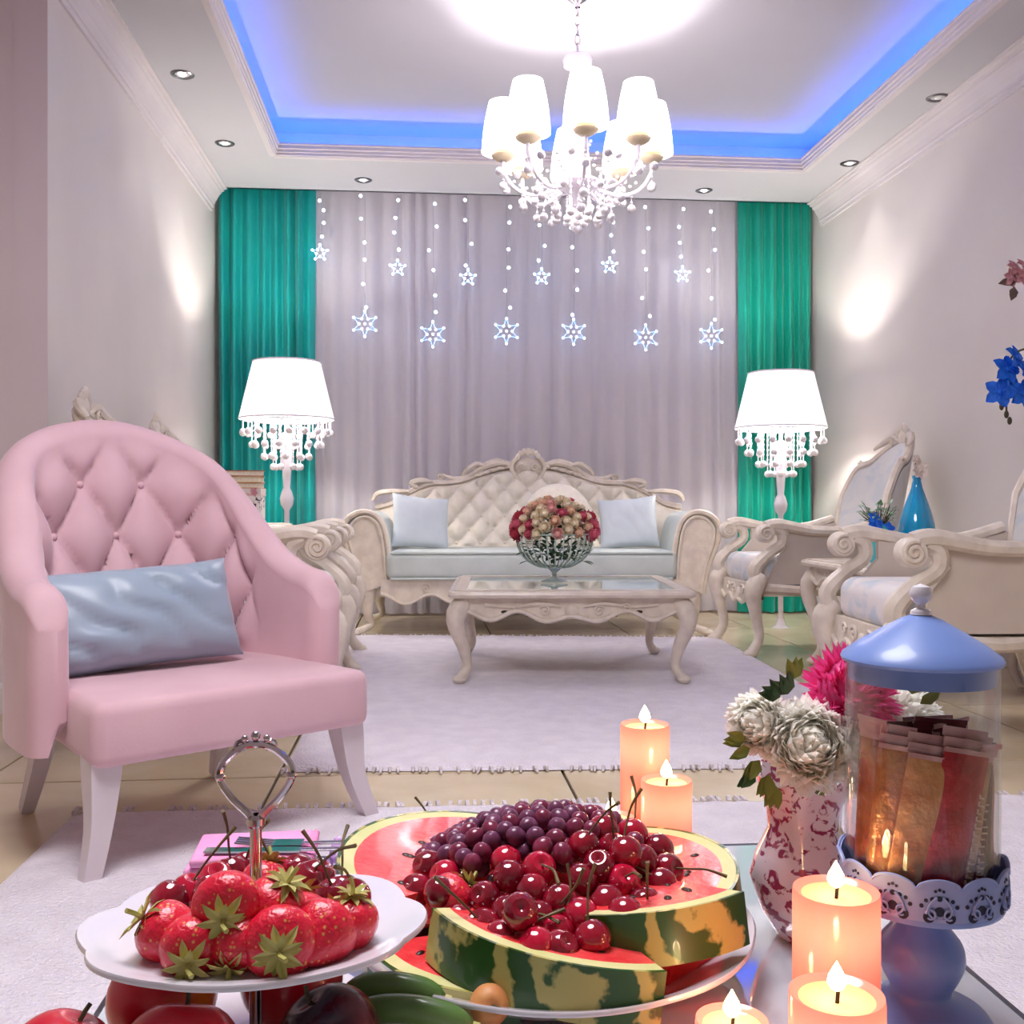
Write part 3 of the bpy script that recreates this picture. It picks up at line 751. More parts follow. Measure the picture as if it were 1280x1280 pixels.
# ------------------------------------------------------------------ chandelier
def make_chandelier():
    cx, cyy = aty(722, 0, 4.5).x, 4.5
    t = thing('chandelier', 'white chandelier with eight lit shades and hanging crystal balls under the tray ceiling', 'chandelier', (cx, cyy, 0), 0)
    MB().lathe([(.0001, ZT), (.06, ZT), (.06, ZT - .012), (.035, ZT - .03), (.014, ZT - .045), (.012, ZT - .06)], 24).build('canopy', 'silver', t)
    st = MB()
    for k in range(5):
        z = 2.945 - .042 * k; a = 0 if k % 2 else PI / 2
        st.tube([(.011 * math.cos(q) * math.cos(a), .011 * math.cos(q) * math.sin(a), z + .026 * math.sin(q)) for q in [2 * PI * i / 12 for i in range(13)]], .0035, 5)
    st.build('chain', 'silver', t)
    MB().lathe([(.006, 2.76), (.03, 2.755), (.066, 2.735), (.07, 2.72), (.062, 2.70), (.03, 2.69), (.02, 2.66), (.025, 2.60), (.04, 2.52), (.03, 2.45), (.018, 2.40), (.03, 2.34), (.05, 2.28), (.045, 2.22),
                (.03, 2.19), (.06, 2.18), (.095, 2.19), (.10, 2.178), (.075, 2.15), (.04, 2.135), (.025, 2.115), (.018, 2.09), (.004, 2.075)], 28).build('column', 'porcelain', t)
    R = .33; z1 = 2.295
    sh = MB()
    def shf(u, v):
        a = 2 * PI * u; r = .096 + (.064 - .096) * v - .006 * math.sin(PI * v) * -1
        return (r * math.cos(a), r * math.sin(a), z1 + .02 + .22 * v)
    shm = sh.grid(32, 6, shf, closeu=True).mesh('shade', 'shade')
    cup = MB().lathe([(.012, -.022), (.03, -.018), (.05, -.004), (.055, .004), (.044, .006), (.012, .002), (.012, .03)], 20).mesh('candle_cup', 'shadein')
    plate = MB().lathe([(.012, .03), (.042, .034), (.045, .026), (.012, .022)], 20).mesh('shade_plate', 'shadein')
    arm = MB()
    arm.tube(curve([(.03, 0, 2.20), (.10, 0, 2.15), (.19, 0, 2.125), (.27, 0, 2.15), (.325, 0, 2.22), (R, 0, z1 - .02)], 24), [.011, .010, .009, .009, .009], 8)
    arm.tube(spiral((.15, 0, 2.175), .035, 1.3, (1, 0, 0), (0, 0, 1), -1.2, 20), .005, 5)
    armm = arm.mesh('arm', 'porcelain')
    ball = MB().sphere((0, 0, 0), .0185, 12, 8).mesh('crystal_ball', 'crystal')
    def pendant(drop):
        mb = MB(); n = max(2, int(drop / .022))
        for k in range(n): mb.sphere((0, 0, -drop * (k + .5) / n), .0062, 7, 5)
        mb.tube([(0, 0, 0), (0, 0, -drop)], .0015, 4); mb.sphere((0, 0, -drop - .016), .0195, 12, 8)
        return mb.mesh('crystal_pendant', 'crystal')
    pd = {d: pendant(d) for d in (.05, .09, .13, .17)}
    chain = MB()
    for k in range(9):
        u = k / 8; chain.sphere((.06 + .24 * u, 0, 2.36 - .14 * u - .10 * math.sin(PI * u)), .0075, 7, 5)
    chm = chain.mesh('bead_swag', 'crystal')
    for k in range(8):
        a = -PI / 2 + k * PI / 4 - .05; rz = (0, 0, a)
        A = link('arm', armm, t, (0, 0, 0), rz); ca, sa = math.cos(a), math.sin(a)
        link('candle_cup', cup, A, (R, 0, z1)); link('shade_plate', plate, A, (R, 0, z1 - .005))
        link('shade', shm, t, (R * ca, R * sa, 0))
        link('bead_swag', chm, t, (0, 0, 0), (0, 0, a + PI / 8))
        for rr, zz, dd in ((R, z1 - .025, .09), (.24, 2.135, .05), (.15, 2.135, .09)):
            link('crystal_pendant', pd[dd], t, (rr * ca, rr * sa, zz))
        b = a + PI / 8
        link('crystal_pendant', pd[.13], t, (.10 * math.cos(b), .10 * math.sin(b), 2.175))
        link('crystal_pendant', pd[.05], t, (.20 * math.cos(b), .20 * math.sin(b), 2.19))
        link('crystal_ball', ball, t, ((R + .03) * math.cos(a + .25), (R + .03) * math.sin(a + .25), 2.20)); link('crystal_ball', ball, t, (.27 * math.cos(a - .2), .27 * math.sin(a - .2), 2.235))
        if k % 2 == 0: link('crystal_pendant', pd[.09], t, (.045 * ca, .045 * sa, 2.13))
        light_point('shade_bulb', (R * ca, R * sa, z1 + .11), P_BULB, (1, .96, .94), .02, t)
    link('crystal_pendant', pd[.09], t, (0, 0, 2.08))
    return t
make_chandelier()

# ------------------------------------------------------------------ pink armchair
def make_pink():
    t = thing('tufted_armchair', 'pink velvet armchair with button tufted curved back and white legs', 'armchair', (-.412, 2.291, .006), math.radians(36.8))
    # plan curve of the shell, s in -1..1 from left arm front to right arm front
    def plan(s):
        th = PI / 2 * s; e = .62
        x = -.010 + .330 * math.copysign(abs(math.sin(th)) ** e, math.sin(th)); y = .115 + .485 * abs(math.cos(th)) ** .78
        return Vector((x, y, 0))
    N = 220
    raw = [plan(-1 + 2 * i / 600) for i in range(601)]
    L = [0]
    for a, b in zip(raw, raw[1:]): L.append(L[-1] + (b - a).length)
    def at(u):
        tgt = u * L[-1]; lo, hi = 0, 600
        while hi - lo > 1:
            m_ = (lo + hi) // 2
            if L[m_] <= tgt: lo = m_
            else: hi = m_
        f = (tgt - L[lo]) / max(1e-9, L[hi] - L[lo]); p = raw[lo].lerp(raw[hi], f)
        return p
    def frame(u):
        p = at(u); q0 = at(max(0, u - .012)); q1 = at(min(1, u + .012)); d = (q1 - q0).normalized()
        return p, Vector((-d.y, d.x, 0))          # outward normal (path runs left front -> back -> right front)
    tot = L[-1]
    def ztop(u):
        k = 1 - abs(2 * u - 1)          # 0 at arm fronts, 1 at back centre
        return interp([(0, .52), (.04, .565), (.10, .588), (.2, .60), (.36, .65), (.55, .775), (.70, .89), (.82, .955), (.92, .98), (1, .985)], k)
    loopn = 62
    def prof(u, j):
        p, n = frame(u); k = 1 - abs(2 * u - 1)
        e = min(1, k * tot / 2 / .05); endr = math.sqrt(max(0.0, 1 - (1 - e) ** 2)) if e < 1 else 1
        th = (.085 + .02 * k) * (.25 + .75 * endr); zt = ztop(u) - .02 * (1 - endr); hi = zt - th / 2
        flare = lambda z: max(0, (z - .38)) * (.05 * smooth(k * 1.3) + .19 * smooth((k - .45) / .4) + .012)
        ni, nr = 44, 10
        inset = -.0 + .012 * (1 - endr)
        if j < ni:
            f = j / (ni - 1); z = .30 + (hi - .30) * f
            sl = u * tot; q = (z - .40)
            a = (sl - tot / 2) / .15 + q / .27; b = (sl - tot / 2) / .15 - q / .27
            amt = smooth((k - .36) / .16) * smooth((z - .36) / .06) * smooth((zt - .05 - z) / .10)
            d = .064 * (tuft(a, b, .36) - .70) * amt
            off = -th / 2 - d
        elif j < ni + nr:
            g = PI * (j - ni + .5) / nr; off = -th / 2 * math.cos(g) * 1.03; z = hi + th / 2 * math.sin(g)
        else:
            f = (j - ni - nr) / (loopn - ni - nr - 1); z = hi + (.235 - hi) * f; off = th / 2
        o_ = p + n * (off + flare(z)); return (o_.x, o_.y, z)
    mb = MB(); vs = []
    for i in range(N):
        u = i / (N - 1)
        for j in range(loopn): vs.append(prof(u, j))
    fs = []
    for i in range(N - 1):
        for j in range(loopn): fs.append((i * loopn + j, (i + 1) * loopn + j, (i + 1) * loopn + (j + 1) % loopn, i * loopn + (j + 1) % loopn))
    fs.append(tuple(reversed(range(loopn)))); fs.append(tuple((N - 1) * loopn + j for j in range(loopn)))
    mb.add(vs, fs); mb.build('backrest', 'pink', t, angle=75)
    btn = MB().sphere((0, 0, 0), .010, 12, 8).mesh('button', 'pinkbtn')
    for i in range(-12, 13):
        for j in range(0, 5):
            if (i + j) % 2: continue
            sl = i * .15 / 2; z = .40 + j * .27 / 2; u = (sl + tot / 2) / tot
            if not 0 < u < 1: continue
            k = 1 - abs(2 * u - 1)
            if k < .44 or z > ztop(u) - .10 or z < .41: continue
            p, n = frame(u); fl = max(0, (z - .38)) * (.05 * smooth(k * 1.3) + .19 * smooth((k - .45) / .4) + .012); th = .085 + .02 * k
            q = p + n * (fl - th / 2 + .033); link('button', btn, t, (q.x, q.y, z))
    seat = rbox(.645, .64, .128, .026, 4)
    warp(seat, lambda x, y, z: (x * (1 - .16 * max(0, y) / .31 + .0), y - (.03 * (1 - (x / .3225) ** 2) if y < -.2 else 0), z + (.02 * (1 - (x / .3225) ** 2) if z > 0 and abs(x) < .3225 else 0)))
    moved(seat, 0, .262, .298).build('seat', 'pink', t, angle=50)
    for s in (-1, 1):
        l = MB(); l.tube(curve([(s * .282, .005, .29), (s * .288, -.006, .21), (s * (.304 if s > 0 else .296), -.012, .11), (s * (.352 if s > 0 else .315), -.012, .0)], 14), [.047, .042, .03, .023], 4, 1.0, up=(0, 1, 0))
        l.build('leg', 'legwhite', t, angle=30)
        l = MB(); l.tube(curve([(s * .23, .50, .28), (s * .235, .53, .16), (s * .25, .60, .0)], 12), [.036, .03, .021], 4, 1.0, up=(0, 1, 0)); l.build('leg', 'legwhite', t, angle=30)
    return t
pk = make_pink()
q = pk.matrix_basis @ Vector((-.085, .335, .485))
cushion('lumbar_pillow', 'wrinkled grey blue satin lumbar pillow on the pink armchair', q, (math.radians(-20), math.radians(-3), math.radians(36.8 - 3)), .50, .255, .17, 'greysatin', .026, 3)

# ------------------------------------------------------------------ flower basket on the coffee table
M['wirewhite'] = mat('pale green wire', (196, 212, 200), .4, col2=(180, 198, 186), nscale=20)
M['leafdark'] = mat('dark green leaf', (46, 78, 50), .5, col2=(66, 100, 60), nscale=30)
M['leaflight'] = mat('yellow green leaf', (146, 150, 62), .5, col2=(120, 136, 66), nscale=30)
ROSE = [mat('rose peach', (250, 216, 186), .6, col2=(242, 194, 166), nscale=60), mat('rose cream', (252, 240, 214), .6, col2=(246, 226, 190), nscale=60),
        mat('rose blush', (246, 194, 184), .6, col2=(236, 172, 166), nscale=60), mat('rose red', (196, 60, 78), .6, col2=(170, 44, 66), nscale=60), mat('rose pink', (226, 110, 130), .6, col2=(206, 88, 112), nscale=60)]
def rose_mesh(r, m):
    mb = MB(); mb.sphere((0, 0, .15 * r), .55 * r, 8, 6)
    for ring, (n, rr, tl, zz) in enumerate(((4, .45, .35, .35), (6, .72, .75, .1), (7, .9, 1.15, -.15))):
        for k in range(n):
            a = 2 * PI * (k + .5 * ring) / n
            def pf(u, v, a=a, rr=rr, tl=tl, zz=zz):
                x = (u - .5) * 1.1 * (1 - .5 * (2 * v - 1) ** 2 * (v > .5)); rad = rr * .6 + v * .5 * math.sin(tl) + .1 * (1 - (2 * u - 1) ** 2); z = zz - .25 + v * .75 * math.cos(tl * .8)
                return (r * (math.cos(a) * rad - math.sin(a) * x), r * (math.sin(a) * rad + math.cos(a) * x), r * z)
            mb.grid(4, 3, pf)
    return mb.mesh('rose', m)
roses = [rose_mesh(.026, m) for m in ROSE]; bigr = [rose_mesh(.040, m) for m in (ROSE[3], ROSE[4])]
bc = Vector((aty(693, 690, 4.6).x, 4.60, .468))
bk = thing('wire_flower_basket', 'round wire basket of flowers standing on the coffee table', 'basket', bc)
wb = MB()
MB().lathe([(.0001, -.061), (.06, -.061), (.062, -.055), (.02, -.046), (.012, -.036), (.012, -.02), (.03, -.004), (.07, .003)], 24).build('pedestal', 'glasstop', bk)
for k in range(30):
    a = 2 * PI * k / 30
    wm = [(math.cos(a) * r, math.sin(a) * r, z) for r, z in ((.07, .006), (.12, .03), (.158, .075), (.172, .12), (.175, .155))]
    MB().tube(curve(wm, 9), .0032, 5).build('rib_wire', 'wirewhite', bk)
for r, z in ((.07, .006), (.175, .155))  : wb.tube([(r * math.cos(a), r * math.sin(a), z) for a in [2 * PI * k / 40 for k in range(41)]], .004, 5)
wb.build('hoop', 'wirewhite', bk)
fo = MB(); r3 = random.Random(4)
def leaf(mb, p, d, l, wd, up=Vector((0, 0, 1))):
    d = d.normalized(); sd = d.cross(up); sd = sd.normalized() if sd.length > 1e-4 else Vector((1, 0, 0)); nn = sd.cross(d)
    P = [p, p + d * l * .35 + sd * wd * .5 + nn * l * .06, p + d * l * .7 + sd * wd * .38 + nn * l * .05, p + d * l - nn * l * .08, p + d * l * .7 - sd * wd * .38 + nn * l * .05, p + d * l * .35 - sd * wd * .5 + nn * l * .06, p + d * l * .5 - nn * l * .02]
    mb.add(P, [(0, 1, 6), (1, 2, 6), (2, 3, 6), (3, 4, 6), (4, 5, 6), (5, 0, 6)])
for k in range(420):
    a = r3.uniform(0, 2 * PI); q = r3.uniform(.05, 1.5); rr = r3.uniform(.6, 1.0); zc = .15
    base_ = Vector((.16 * math.cos(a) * math.sin(q) * rr, .16 * math.sin(a) * math.sin(q) * rr, zc + (.13 * math.cos(q) if r3.random() < .5 else -.12 * r3.random())))
    leaf(fo, base_, Vector((math.cos(a), math.sin(a), r3.uniform(-.5, .8))), r3.uniform(.03, .055), .02)
fo = fo.build('foliage', 'leafdark'); fo.location = bc; tag(fo, 'dark green leaves packed inside the wire flower basket', 'foliage', kind='stuff')
pos = []
for k in range(900):
    a = r3.uniform(0, 2 * PI); q = math.acos(r3.uniform(.02, 1)); n = Vector((math.cos(a) * math.sin(q), math.sin(a) * math.sin(q), math.cos(q)))
    p = Vector((n.x * .175, n.y * .175, .155 + n.z * .155))
    if all((p - z[0]).length > .036 for z in pos): pos.append((p, n))
for p, n in pos:
    fr_ = n.y < .5
    big = abs(n.x) > .86 and n.y < .3
    me = r3.choice(bigr) if big else roses[r3.choices([0, 1, 2, 4], [4, 5, 2, 1])[0]]
    o = link('rose', me, None, bc + p, n.to_track_quat('Z', 'Y').to_euler())
    tag(o, 'large red pink rose at the side of the flower basket' if big else 'small peach and cream rose in the flower basket', 'rose', 'roses in the flower basket')

# ------------------------------------------------------------------ vases and flowers at the right wall
M['blueglass'] = mat('turquoise glass', (16, 150, 196), .08, col2=(10, 132, 184), nscale=6, coat=1.0)
M['aqua'] = mat('aqua glaze', (70, 196, 206), .15, col2=(50, 176, 196), nscale=10, coat=.6)
M['orchid'] = mat('blue orchid petal', (36, 124, 240), .5, col2=(20, 96, 220), nscale=40)
M['orchidw'] = mat('white blossom', (240, 226, 214), .6, col2=(226, 206, 196), nscale=40)
M['dustpink'] = mat('dusty pink petal', (226, 170, 172), .6, col2=(206, 140, 148), nscale=40)
M['stem'] = mat('brown green stem', (86, 84, 56), .6, col2=(70, 64, 44), nscale=30)
v = thing('bottle_vase', 'slender turquoise glass bottle vase on the side table by the right wall', 'vase', (2.215, 4.42, .50))
MB().lathe([(.0001, 0), (.072, 0), (.082, .02), (.085, .06), (.082, .13), (.074, .18), (.060, .23), (.041, .285), (.025, .33), (.018, .365), (.021, .385), (.017, .38), (.012, .33)], 28).build('body', 'blueglass', v)
def blossom(r, m, n=5, name='blossom', center=None):
    mb = MB()
    for k in range(n):
        a = 2 * PI * k / n
        def pf(u, v, a=a):
            wv = math.sin(PI * min(1, v * .95 + .03)) ** .7 * .62; x = (u - .5) * wv * 2 * r * .62; rad = v * r; z = r * (.22 * v - .30 * v * v + .1 * (2 * u - 1) ** 2)
            return (math.cos(a) * rad - math.sin(a) * x, math.sin(a) * rad + math.cos(a) * x, z)
        mb.grid(4, 5, pf)
    mb.sphere((0, 0, r * .06), r * .16, 8, 6)
    return mb.mesh(name, m)
bl_w = blossom(.028, 'orchidw'); bl_b = blossom(.066, 'orchid'); bl_p = blossom(.04, 'dustpink', 6)
f = thing('white_blossom_sprig', 'white blossoms standing in the turquoise bottle vase', 'flower', (2.215, 4.42, .50))
MB().tube([(0, 0, .2), (0, 0, .38), (-.01, 0, .47)], .003, 5).build('stem', 'stem', f)
for dx, dz, e in ((-.01, .455, .3), (.012, .425, -.4), (-.014, .41, .5), (.005, .395, 0), (.018, .40, -.7)): link('blossom', bl_w, f, (dx, -.018, dz), (PI / 2.3, e, e))
p0 = Vector((2.03, 4.40, .50))
v = thing('aqua_pot', 'small round aqua pot beside the turquoise bottle vase', 'pot', p0)
MB().lathe([(.0001, 0), (.045, 0), (.066, .05), (.070, .10), (.055, .15), (.044, .165), (.040, .16), (.048, .14), (.06, .1)], 24).build('body', 'aqua', v)
f = thing('potted_foliage', 'loose green and blue foliage growing from the aqua pot', 'plant', p0)
fb = MB(); fr_ = MB()
for k in range(60):
    a = r3.uniform(0, 2 * PI); e = r3.uniform(.2, 1.3); d = Vector((math.cos(a) * e, math.sin(a) * e, 1)).normalized(); b0 = Vector((math.cos(a) * .02, math.sin(a) * .02, .15)); tip = b0 + d * r3.uniform(.05, .12)
    fr_.tube([b0, b0.lerp(tip, .5) + Vector((0, 0, .008)), tip], .0015, 4)
    leaf(fb, tip, Vector((d.x, d.y, r3.uniform(-.4, .6))), r3.uniform(.02, .035), .014)
fr_.build('stems', 'stem', f); o = fb.build('leaves', mat('sage leaf', (120, 160, 120), .5, col2=(150, 186, 150), nscale=30), f); o['kind'] = 'stuff'
for k in range(4): link('blossom', bl_b, f, (r3.uniform(-.05, .03), -.05, .15 + .015 * k), (1.2, r3.uniform(-.5, .5), 0), (.5, .5, .5))
v = thing('aqua_bowl', 'small pale aqua bowl in front of the bottle vase', 'bowl', (2.11, 4.27, .50))
MB().lathe([(.0001, .0), (.03, 0), (.05, .02), (.075, .06), (.082, .085), (.078, .085), (.045, .024), (.0001, .012)], 28).build('body', mat('pale aqua ceramic', (196, 222, 236), .2, col2=(178, 210, 230), nscale=8, coat=.5), v)
v = thing('tall_floor_vase', 'tall white floor vase against the right wall', 'vase', (2.50, 3.86, 0))
MB().lathe([(.0001, 0), (.09, 0), (.11, .04), (.13, .25), (.12, .45), (.07, .62), (.05, .70), (.065, .76), (.055, .755), (.042, .70)], 32).build('body', 'porcelain', v)
f = thing('orchid_spray', 'tall spray of blue orchids and dusty pink roses by the right wall', 'flower', (2.50, 3.86, 0))
def at_w(px, py, y): p = aty(px, py, y); return Vector((p.x - 2.50, p.y - 3.86, p.z))
stm = MB(); tip1 = at_w(1268, 345, 4.0); tip2 = at_w(1258, 515, 4.02)
stm.tube(curve([(0, 0, .6), (.06, -.02, 1.1), (.07, .03, 1.55), tip1 + Vector((.05, .03, .02)), tip1], 20), .005, 6)
stm.tube(curve([(0, 0, .6), (.08, 0, 1.0), (.05, .05, 1.38), (-.01, .1, 1.40), at_w(1262, 450, 4.05), tip2], 22), .004, 6)
stm.build('stem', 'stem', f)
for px, py, rx, rz in ((1258, 462, 1.3, .2), (1270, 448, 1.2, .6), (1250, 490, 1.5, -.3), (1265, 486, 1.4, .4), (1280, 468, 1.2, .9), (1278, 492, 1.5, .2)):
    link('orchid_bloom', bl_b, f, at_w(px, py, 4.0), (rx, 0, rz))
bud = MB().sphere((0, 0, 0), .012, 8, 6, (.8, .8, 1.4)).mesh('bud', 'stem')
for px, py in ((1246, 494), (1252, 508), (1258, 518), (1262, 526)): link('bud', bud, f, at_w(px, py, 4.02))
for px, py, rx in ((1268, 335, 1.1), (1276, 345, 1.4), (1264, 347, 1.6), (1280, 332, .9)): link('rose_bloom', bl_p, f, at_w(px, py, 4.0), (rx, .2, .3))
lf = MB()
leaf(lf, at_w(1270, 352, 4.0), Vector((-1, 0, -.1)), .075, .04, Vector((0, -1, .3))); leaf(lf, at_w(1268, 358, 4.0), Vector((-.2, 0, -1)), .06, .04, Vector((0, -1, 0)))
lf.build('leaves', mat('bronze leaf', (96, 76, 66), .6, col2=(120, 100, 84), nscale=30), f)
# books and box on the left side table
bx = thing('floral_box', 'black and white floral box on the side table under the books', 'box', (-.97, 5.66, .65))
MB().box(-.11, .11, -.09, .09, 0, .15).build('body', mat('floral print paper', (236, 226, 222), .5, col2=(66, 56, 66), nscale=22, lo=.52, hi=.58, detail=2, distort=1.5), bx, smooth=False)
MB().box(-.114, .114, -.094, .094, .15, .19).build('lid', mat('rose print lid', (226, 214, 206), .5, col2=(200, 130, 140), nscale=26, lo=.5, hi=.6), bx, smooth=False)
z = .84
for k, (cc, lab) in enumerate((((206, 130, 70), 'orange book at the bottom of the stack on the floral box'), ((232, 206, 160), 'cream book in the middle of the stack on the floral box'), ((190, 104, 60), 'brown orange book on top of the stack'))):
    b = thing('book', lab, 'book', (-.97 + .006 * k, 5.66, z), .12 * (k - 1), 'books on the floral box')
    cm = mat('book cover %d' % k, cc, .5, col2=tuple(int(q * .9) for q in cc), nscale=20)
    h = .032; MB().box(-.105, .105, -.075, .075, 0, .004).box(-.105, .105, -.075, .075, h - .004, h).box(-.105, -.100, -.075, .075, 0, h).build('cover', cm, b, smooth=False)
    MB().box(-.099, .10, -.070, .071, .004, h - .004).build('pages', mat('book pages %d' % k, (240, 230, 210), .8, col2=(226, 214, 192), nscale=90), b, smooth=False); z += h + .0005
# ------------------------------------------------------------------ front glass table
ZG = .42
t = thing('glass_table', 'low white table with mirror glass top holding the fruit and candles', 'table', (.092, .59, 0))
hx, hy = .312, .42
MB().box(-hx + .004, hx - .004, -hy + .004, hy - .004, ZG - .012, ZG).build('glass_top', 'tabletop', t, smooth=False)
e = MB()
for a in ((-hx, -hx + .004, -hy, hy), (hx - .004, hx, -hy, hy), (-hx, hx, -hy, -hy + .004), (-hx, hx, hy - .004, hy)): e.box(a[0], a[1], a[2], a[3], ZG - .014, ZG + .0005)
e.build('edge_strip', 'steel', t, smooth=False)
MB().box(-hx + .03, hx - .03, -hy + .03, hy - .03, ZG - .06, ZG - .013).build('underframe', 'legwhite', t, smooth=False)
for sx in (-1, 1):
    for sy in (-1, 1):
        moved(rbox(.045, .045, ZG - .06 - .016, .006, 2), sx * (hx - .06), sy * (hy - .06), (ZG - .06 + .016) / 2 ).build('leg', 'legwhite', t)

# ------------------------------------------------------------------ candles
def candle(label, x, y, r, ztop, wick=1.0, power=1.0):
    h = ztop - ZG
    t = thing('pillar_candle', label, 'candle', (x, y, ZG), 0, 'lit pink pillar candles')
    MB().lathe([(r * .96, .0005), (r, .004), (r, h - .003), (r * .985, h), (r * .9, h - .001), (r * .80, h - .003)], 40).build('wax', 'wax', t)
    MB().lathe([(r * .80, h - .003), (r * .62, h - .005), (r * .3, h - .0055), (.0005, h - .0055)], 36).build('wax_pool', 'pool', t)
    MB().tube([(0, 0, h - .008), (.0008, 0, h + .002), (.0016, 0, h + .005)], .0012, 6).build('wick', 'wick', t)
    MB().lathe([(.0003, h + .001), (.0036, h + .003), (.0054, h + .006), (.0046, h + .010), (.0022, h + .0145), (.0003, h + .018)], 14).build('flame', 'flame', t)
    light_point('flame_light', (0, 0, h + .012), P_CANDLE * power * 1.2, (1, .70, .42), .005, t)
    light_point('wax_glow', (0, 0, h - .022), P_CANDLE * power, (1, .72, .52), .006, t)  # light added inside the hollow wax, imitates flame light scattering through it
def cpos(px, d): p = atd(px, 1000, d); return p.x, p.y
x, y = cpos(806, .985); candle('tallest lit pink candle standing behind the watermelon platter', x, y, .0235, .552)
x, y = cpos(833, .935); candle('mid height lit pink candle standing behind the cherries', x, y, .0232, .512)
x, y = cpos(764, .955); candle('short lit candle half hidden behind the heap of grapes', x, y, .0225, .472)
x, y = cpos(1045, .640); candle('tall lit pink candle in front of the blue jar stand', x, y, .0265, .523)
x, y = cpos(1046, .578); candle('lower lit pink candle standing right before the tall one near the jar', x, y, .0265, .488)
x, y = cpos(915, .620); candle('small low lit pink candle beside the watermelon platter', x, y, .022, .452)

# ------------------------------------------------------------------ watermelon platter
PC = Vector((.096, .762, ZG))
pl = thing('oval_platter', 'white scalloped platter of watermelon, grapes and cherries', 'platter', PC)
def plat(R, h, m, name, n=10, amp=.012, th=.004, base_r=.55, parent=None, sy=1.0):
    mb = MB()
    prof = [(.0001, .004), (base_r * .6, .004), (base_r, .005), (base_r + .12, .010 / h * .3 * h + .006), (.82, h * .55), (.93, h * .85), (1.0, h), (1.004, h + .002), (.995, h + .0035), (.92, h * .85 + th), (.80, h * .5 + th), (base_r + .1, .006 + th), (base_r, .005 + th), (.0001, .004 + th)]
    def fn(u, v):
        a = 2 * PI * u; j = int(round(v * (len(prof) - 1))); r, z = prof[j]
        k = 1 + amp * 4 * (abs(math.cos(a * n / 2)) - .6) * (r ** 4) * .5; zz = z + h * .22 * (abs(math.cos(a * n / 2)) - .5) * r ** 6 * (amp > .005)
        return (r * R * k * math.cos(a), r * R * k * math.sin(a) * sy, zz)
    mb.grid(96, len(prof), fn, closeu=True); mb.lathe([(base_r * R * .7, 0), (base_r * R * .7, .005), (base_r * R * .66, .005), (base_r * R * .66, 0)], 40)
    return mb.build(name, m, parent, angle=60)
plat(.150, .034, 'porcelain', 'dish', 8, .004, parent=pl)
M['flesh'] = mat('red melon flesh', (226, 44, 52), .3, col2=(240, 84, 84), nscale=35, coat=.4, bump=.2, bscale=180)
M['pith'] = mat('pale melon pith', (226, 216, 160), .45, col2=(206, 206, 140), nscale=30)
M['rind'] = mat('striped melon rind', (34, 78, 22), .35, col2=(178, 170, 96), nscale=6.5, kind='wave', distort=9, detail=5, lo=.62, hi=.82, coat=.3)
M['seed'] = mat('melon seed', (40, 22, 18), .4, col2=(60, 34, 26), nscale=40)
def wedge(r0, r1, a0, a1, th, n=22, closed=True):
    """ring sector of thickness th centred on z"""
    mb = MB(); k = n + 1; vs = []
    for i in range(k):
        a = a0 + (a1 - a0) * i / n; c, s = math.cos(a), math.sin(a)
        for r, z in ((r0, -th / 2), (r1, -th / 2), (r1, th / 2), (r0, th / 2)): vs.append((r * c, r * s, z))
    fs = [(0, 1, 2, 3), tuple(n * 4 + q for q in (3, 2, 1, 0))]
    for i in range(n):
        for q in range(4): fs.append((i * 4 + q, i * 4 + (q + 1) % 4, (i + 1) * 4 + (q + 1) % 4, (i + 1) * 4 + q))
    mb.add(vs, fs); return mb
def melon(label, loc, rot, R=.11, half=62, th=.034):
    t = thing('watermelon_slice', label, 'watermelon', loc, rot=rot, group='watermelon slices on the platter')
    h = math.radians(half); a0, a1 = -PI / 2 - h, -PI / 2 + h       # rind towards local -y
    wedge(.0, R - .013, a0, a1, th).build('flesh', 'flesh', t, angle=30)
    wedge(R - .013, R - .0025, a0, a1, th).build('pith', 'pith', t, angle=30)
    wedge(R - .0025, R, a0, a1, th + .0006, 30).build('rind', 'rind', t, angle=30)
    sd = MB(); r4 = random.Random(label)
    for k in range(9):
        a = r4.uniform(a0 + .2, a1 - .2); r = r4.uniform(.45, .75) * R; sd.sphere((r * math.cos(a), r * math.sin(a), th / 2), .0028, 6, 4, (1, 1.5, .5))
    sd.build('seeds', 'seed', t)['kind'] = 'stuff'
    return t
rad = math.radians
melon('watermelon slice lying rind outwards across the front of the platter', (.112, .735, .4555), (rad(-6), rad(6), rad(-26)), .115, 45, .034)
melon('watermelon slice with pale stripes at the right front of the platter', (.156, .762, .468), (rad(-7), rad(-4), rad(6)), .106, 32, .034)
melon('lower watermelon slice peeping out beside the cucumbers', (.070, .755, .4415), (rad(0), rad(0), rad(-40)), .112, 36, .024)
melon('watermelon slice with its red cut side showing at the right front of the platter', (.136, .686, .4385), (rad(0), rad(0), rad(176)), .094, 66, .022)
melon('watermelon slice with red flesh leaning at the left back of the platter', (.050, .797, .462), (rad(-10), 0, rad(-122)), .118, 72, .03)
melon('watermelon slice with red flesh leaning at the right back of the platter', (.148, .797, .456), (rad(-8), 0, rad(104)), .102, 70, .03)
melon('watermelon slice buried under the grapes in the middle of the platter', (.100, .785, .458), (rad(8), 0, rad(180)), .09, 88, .04)

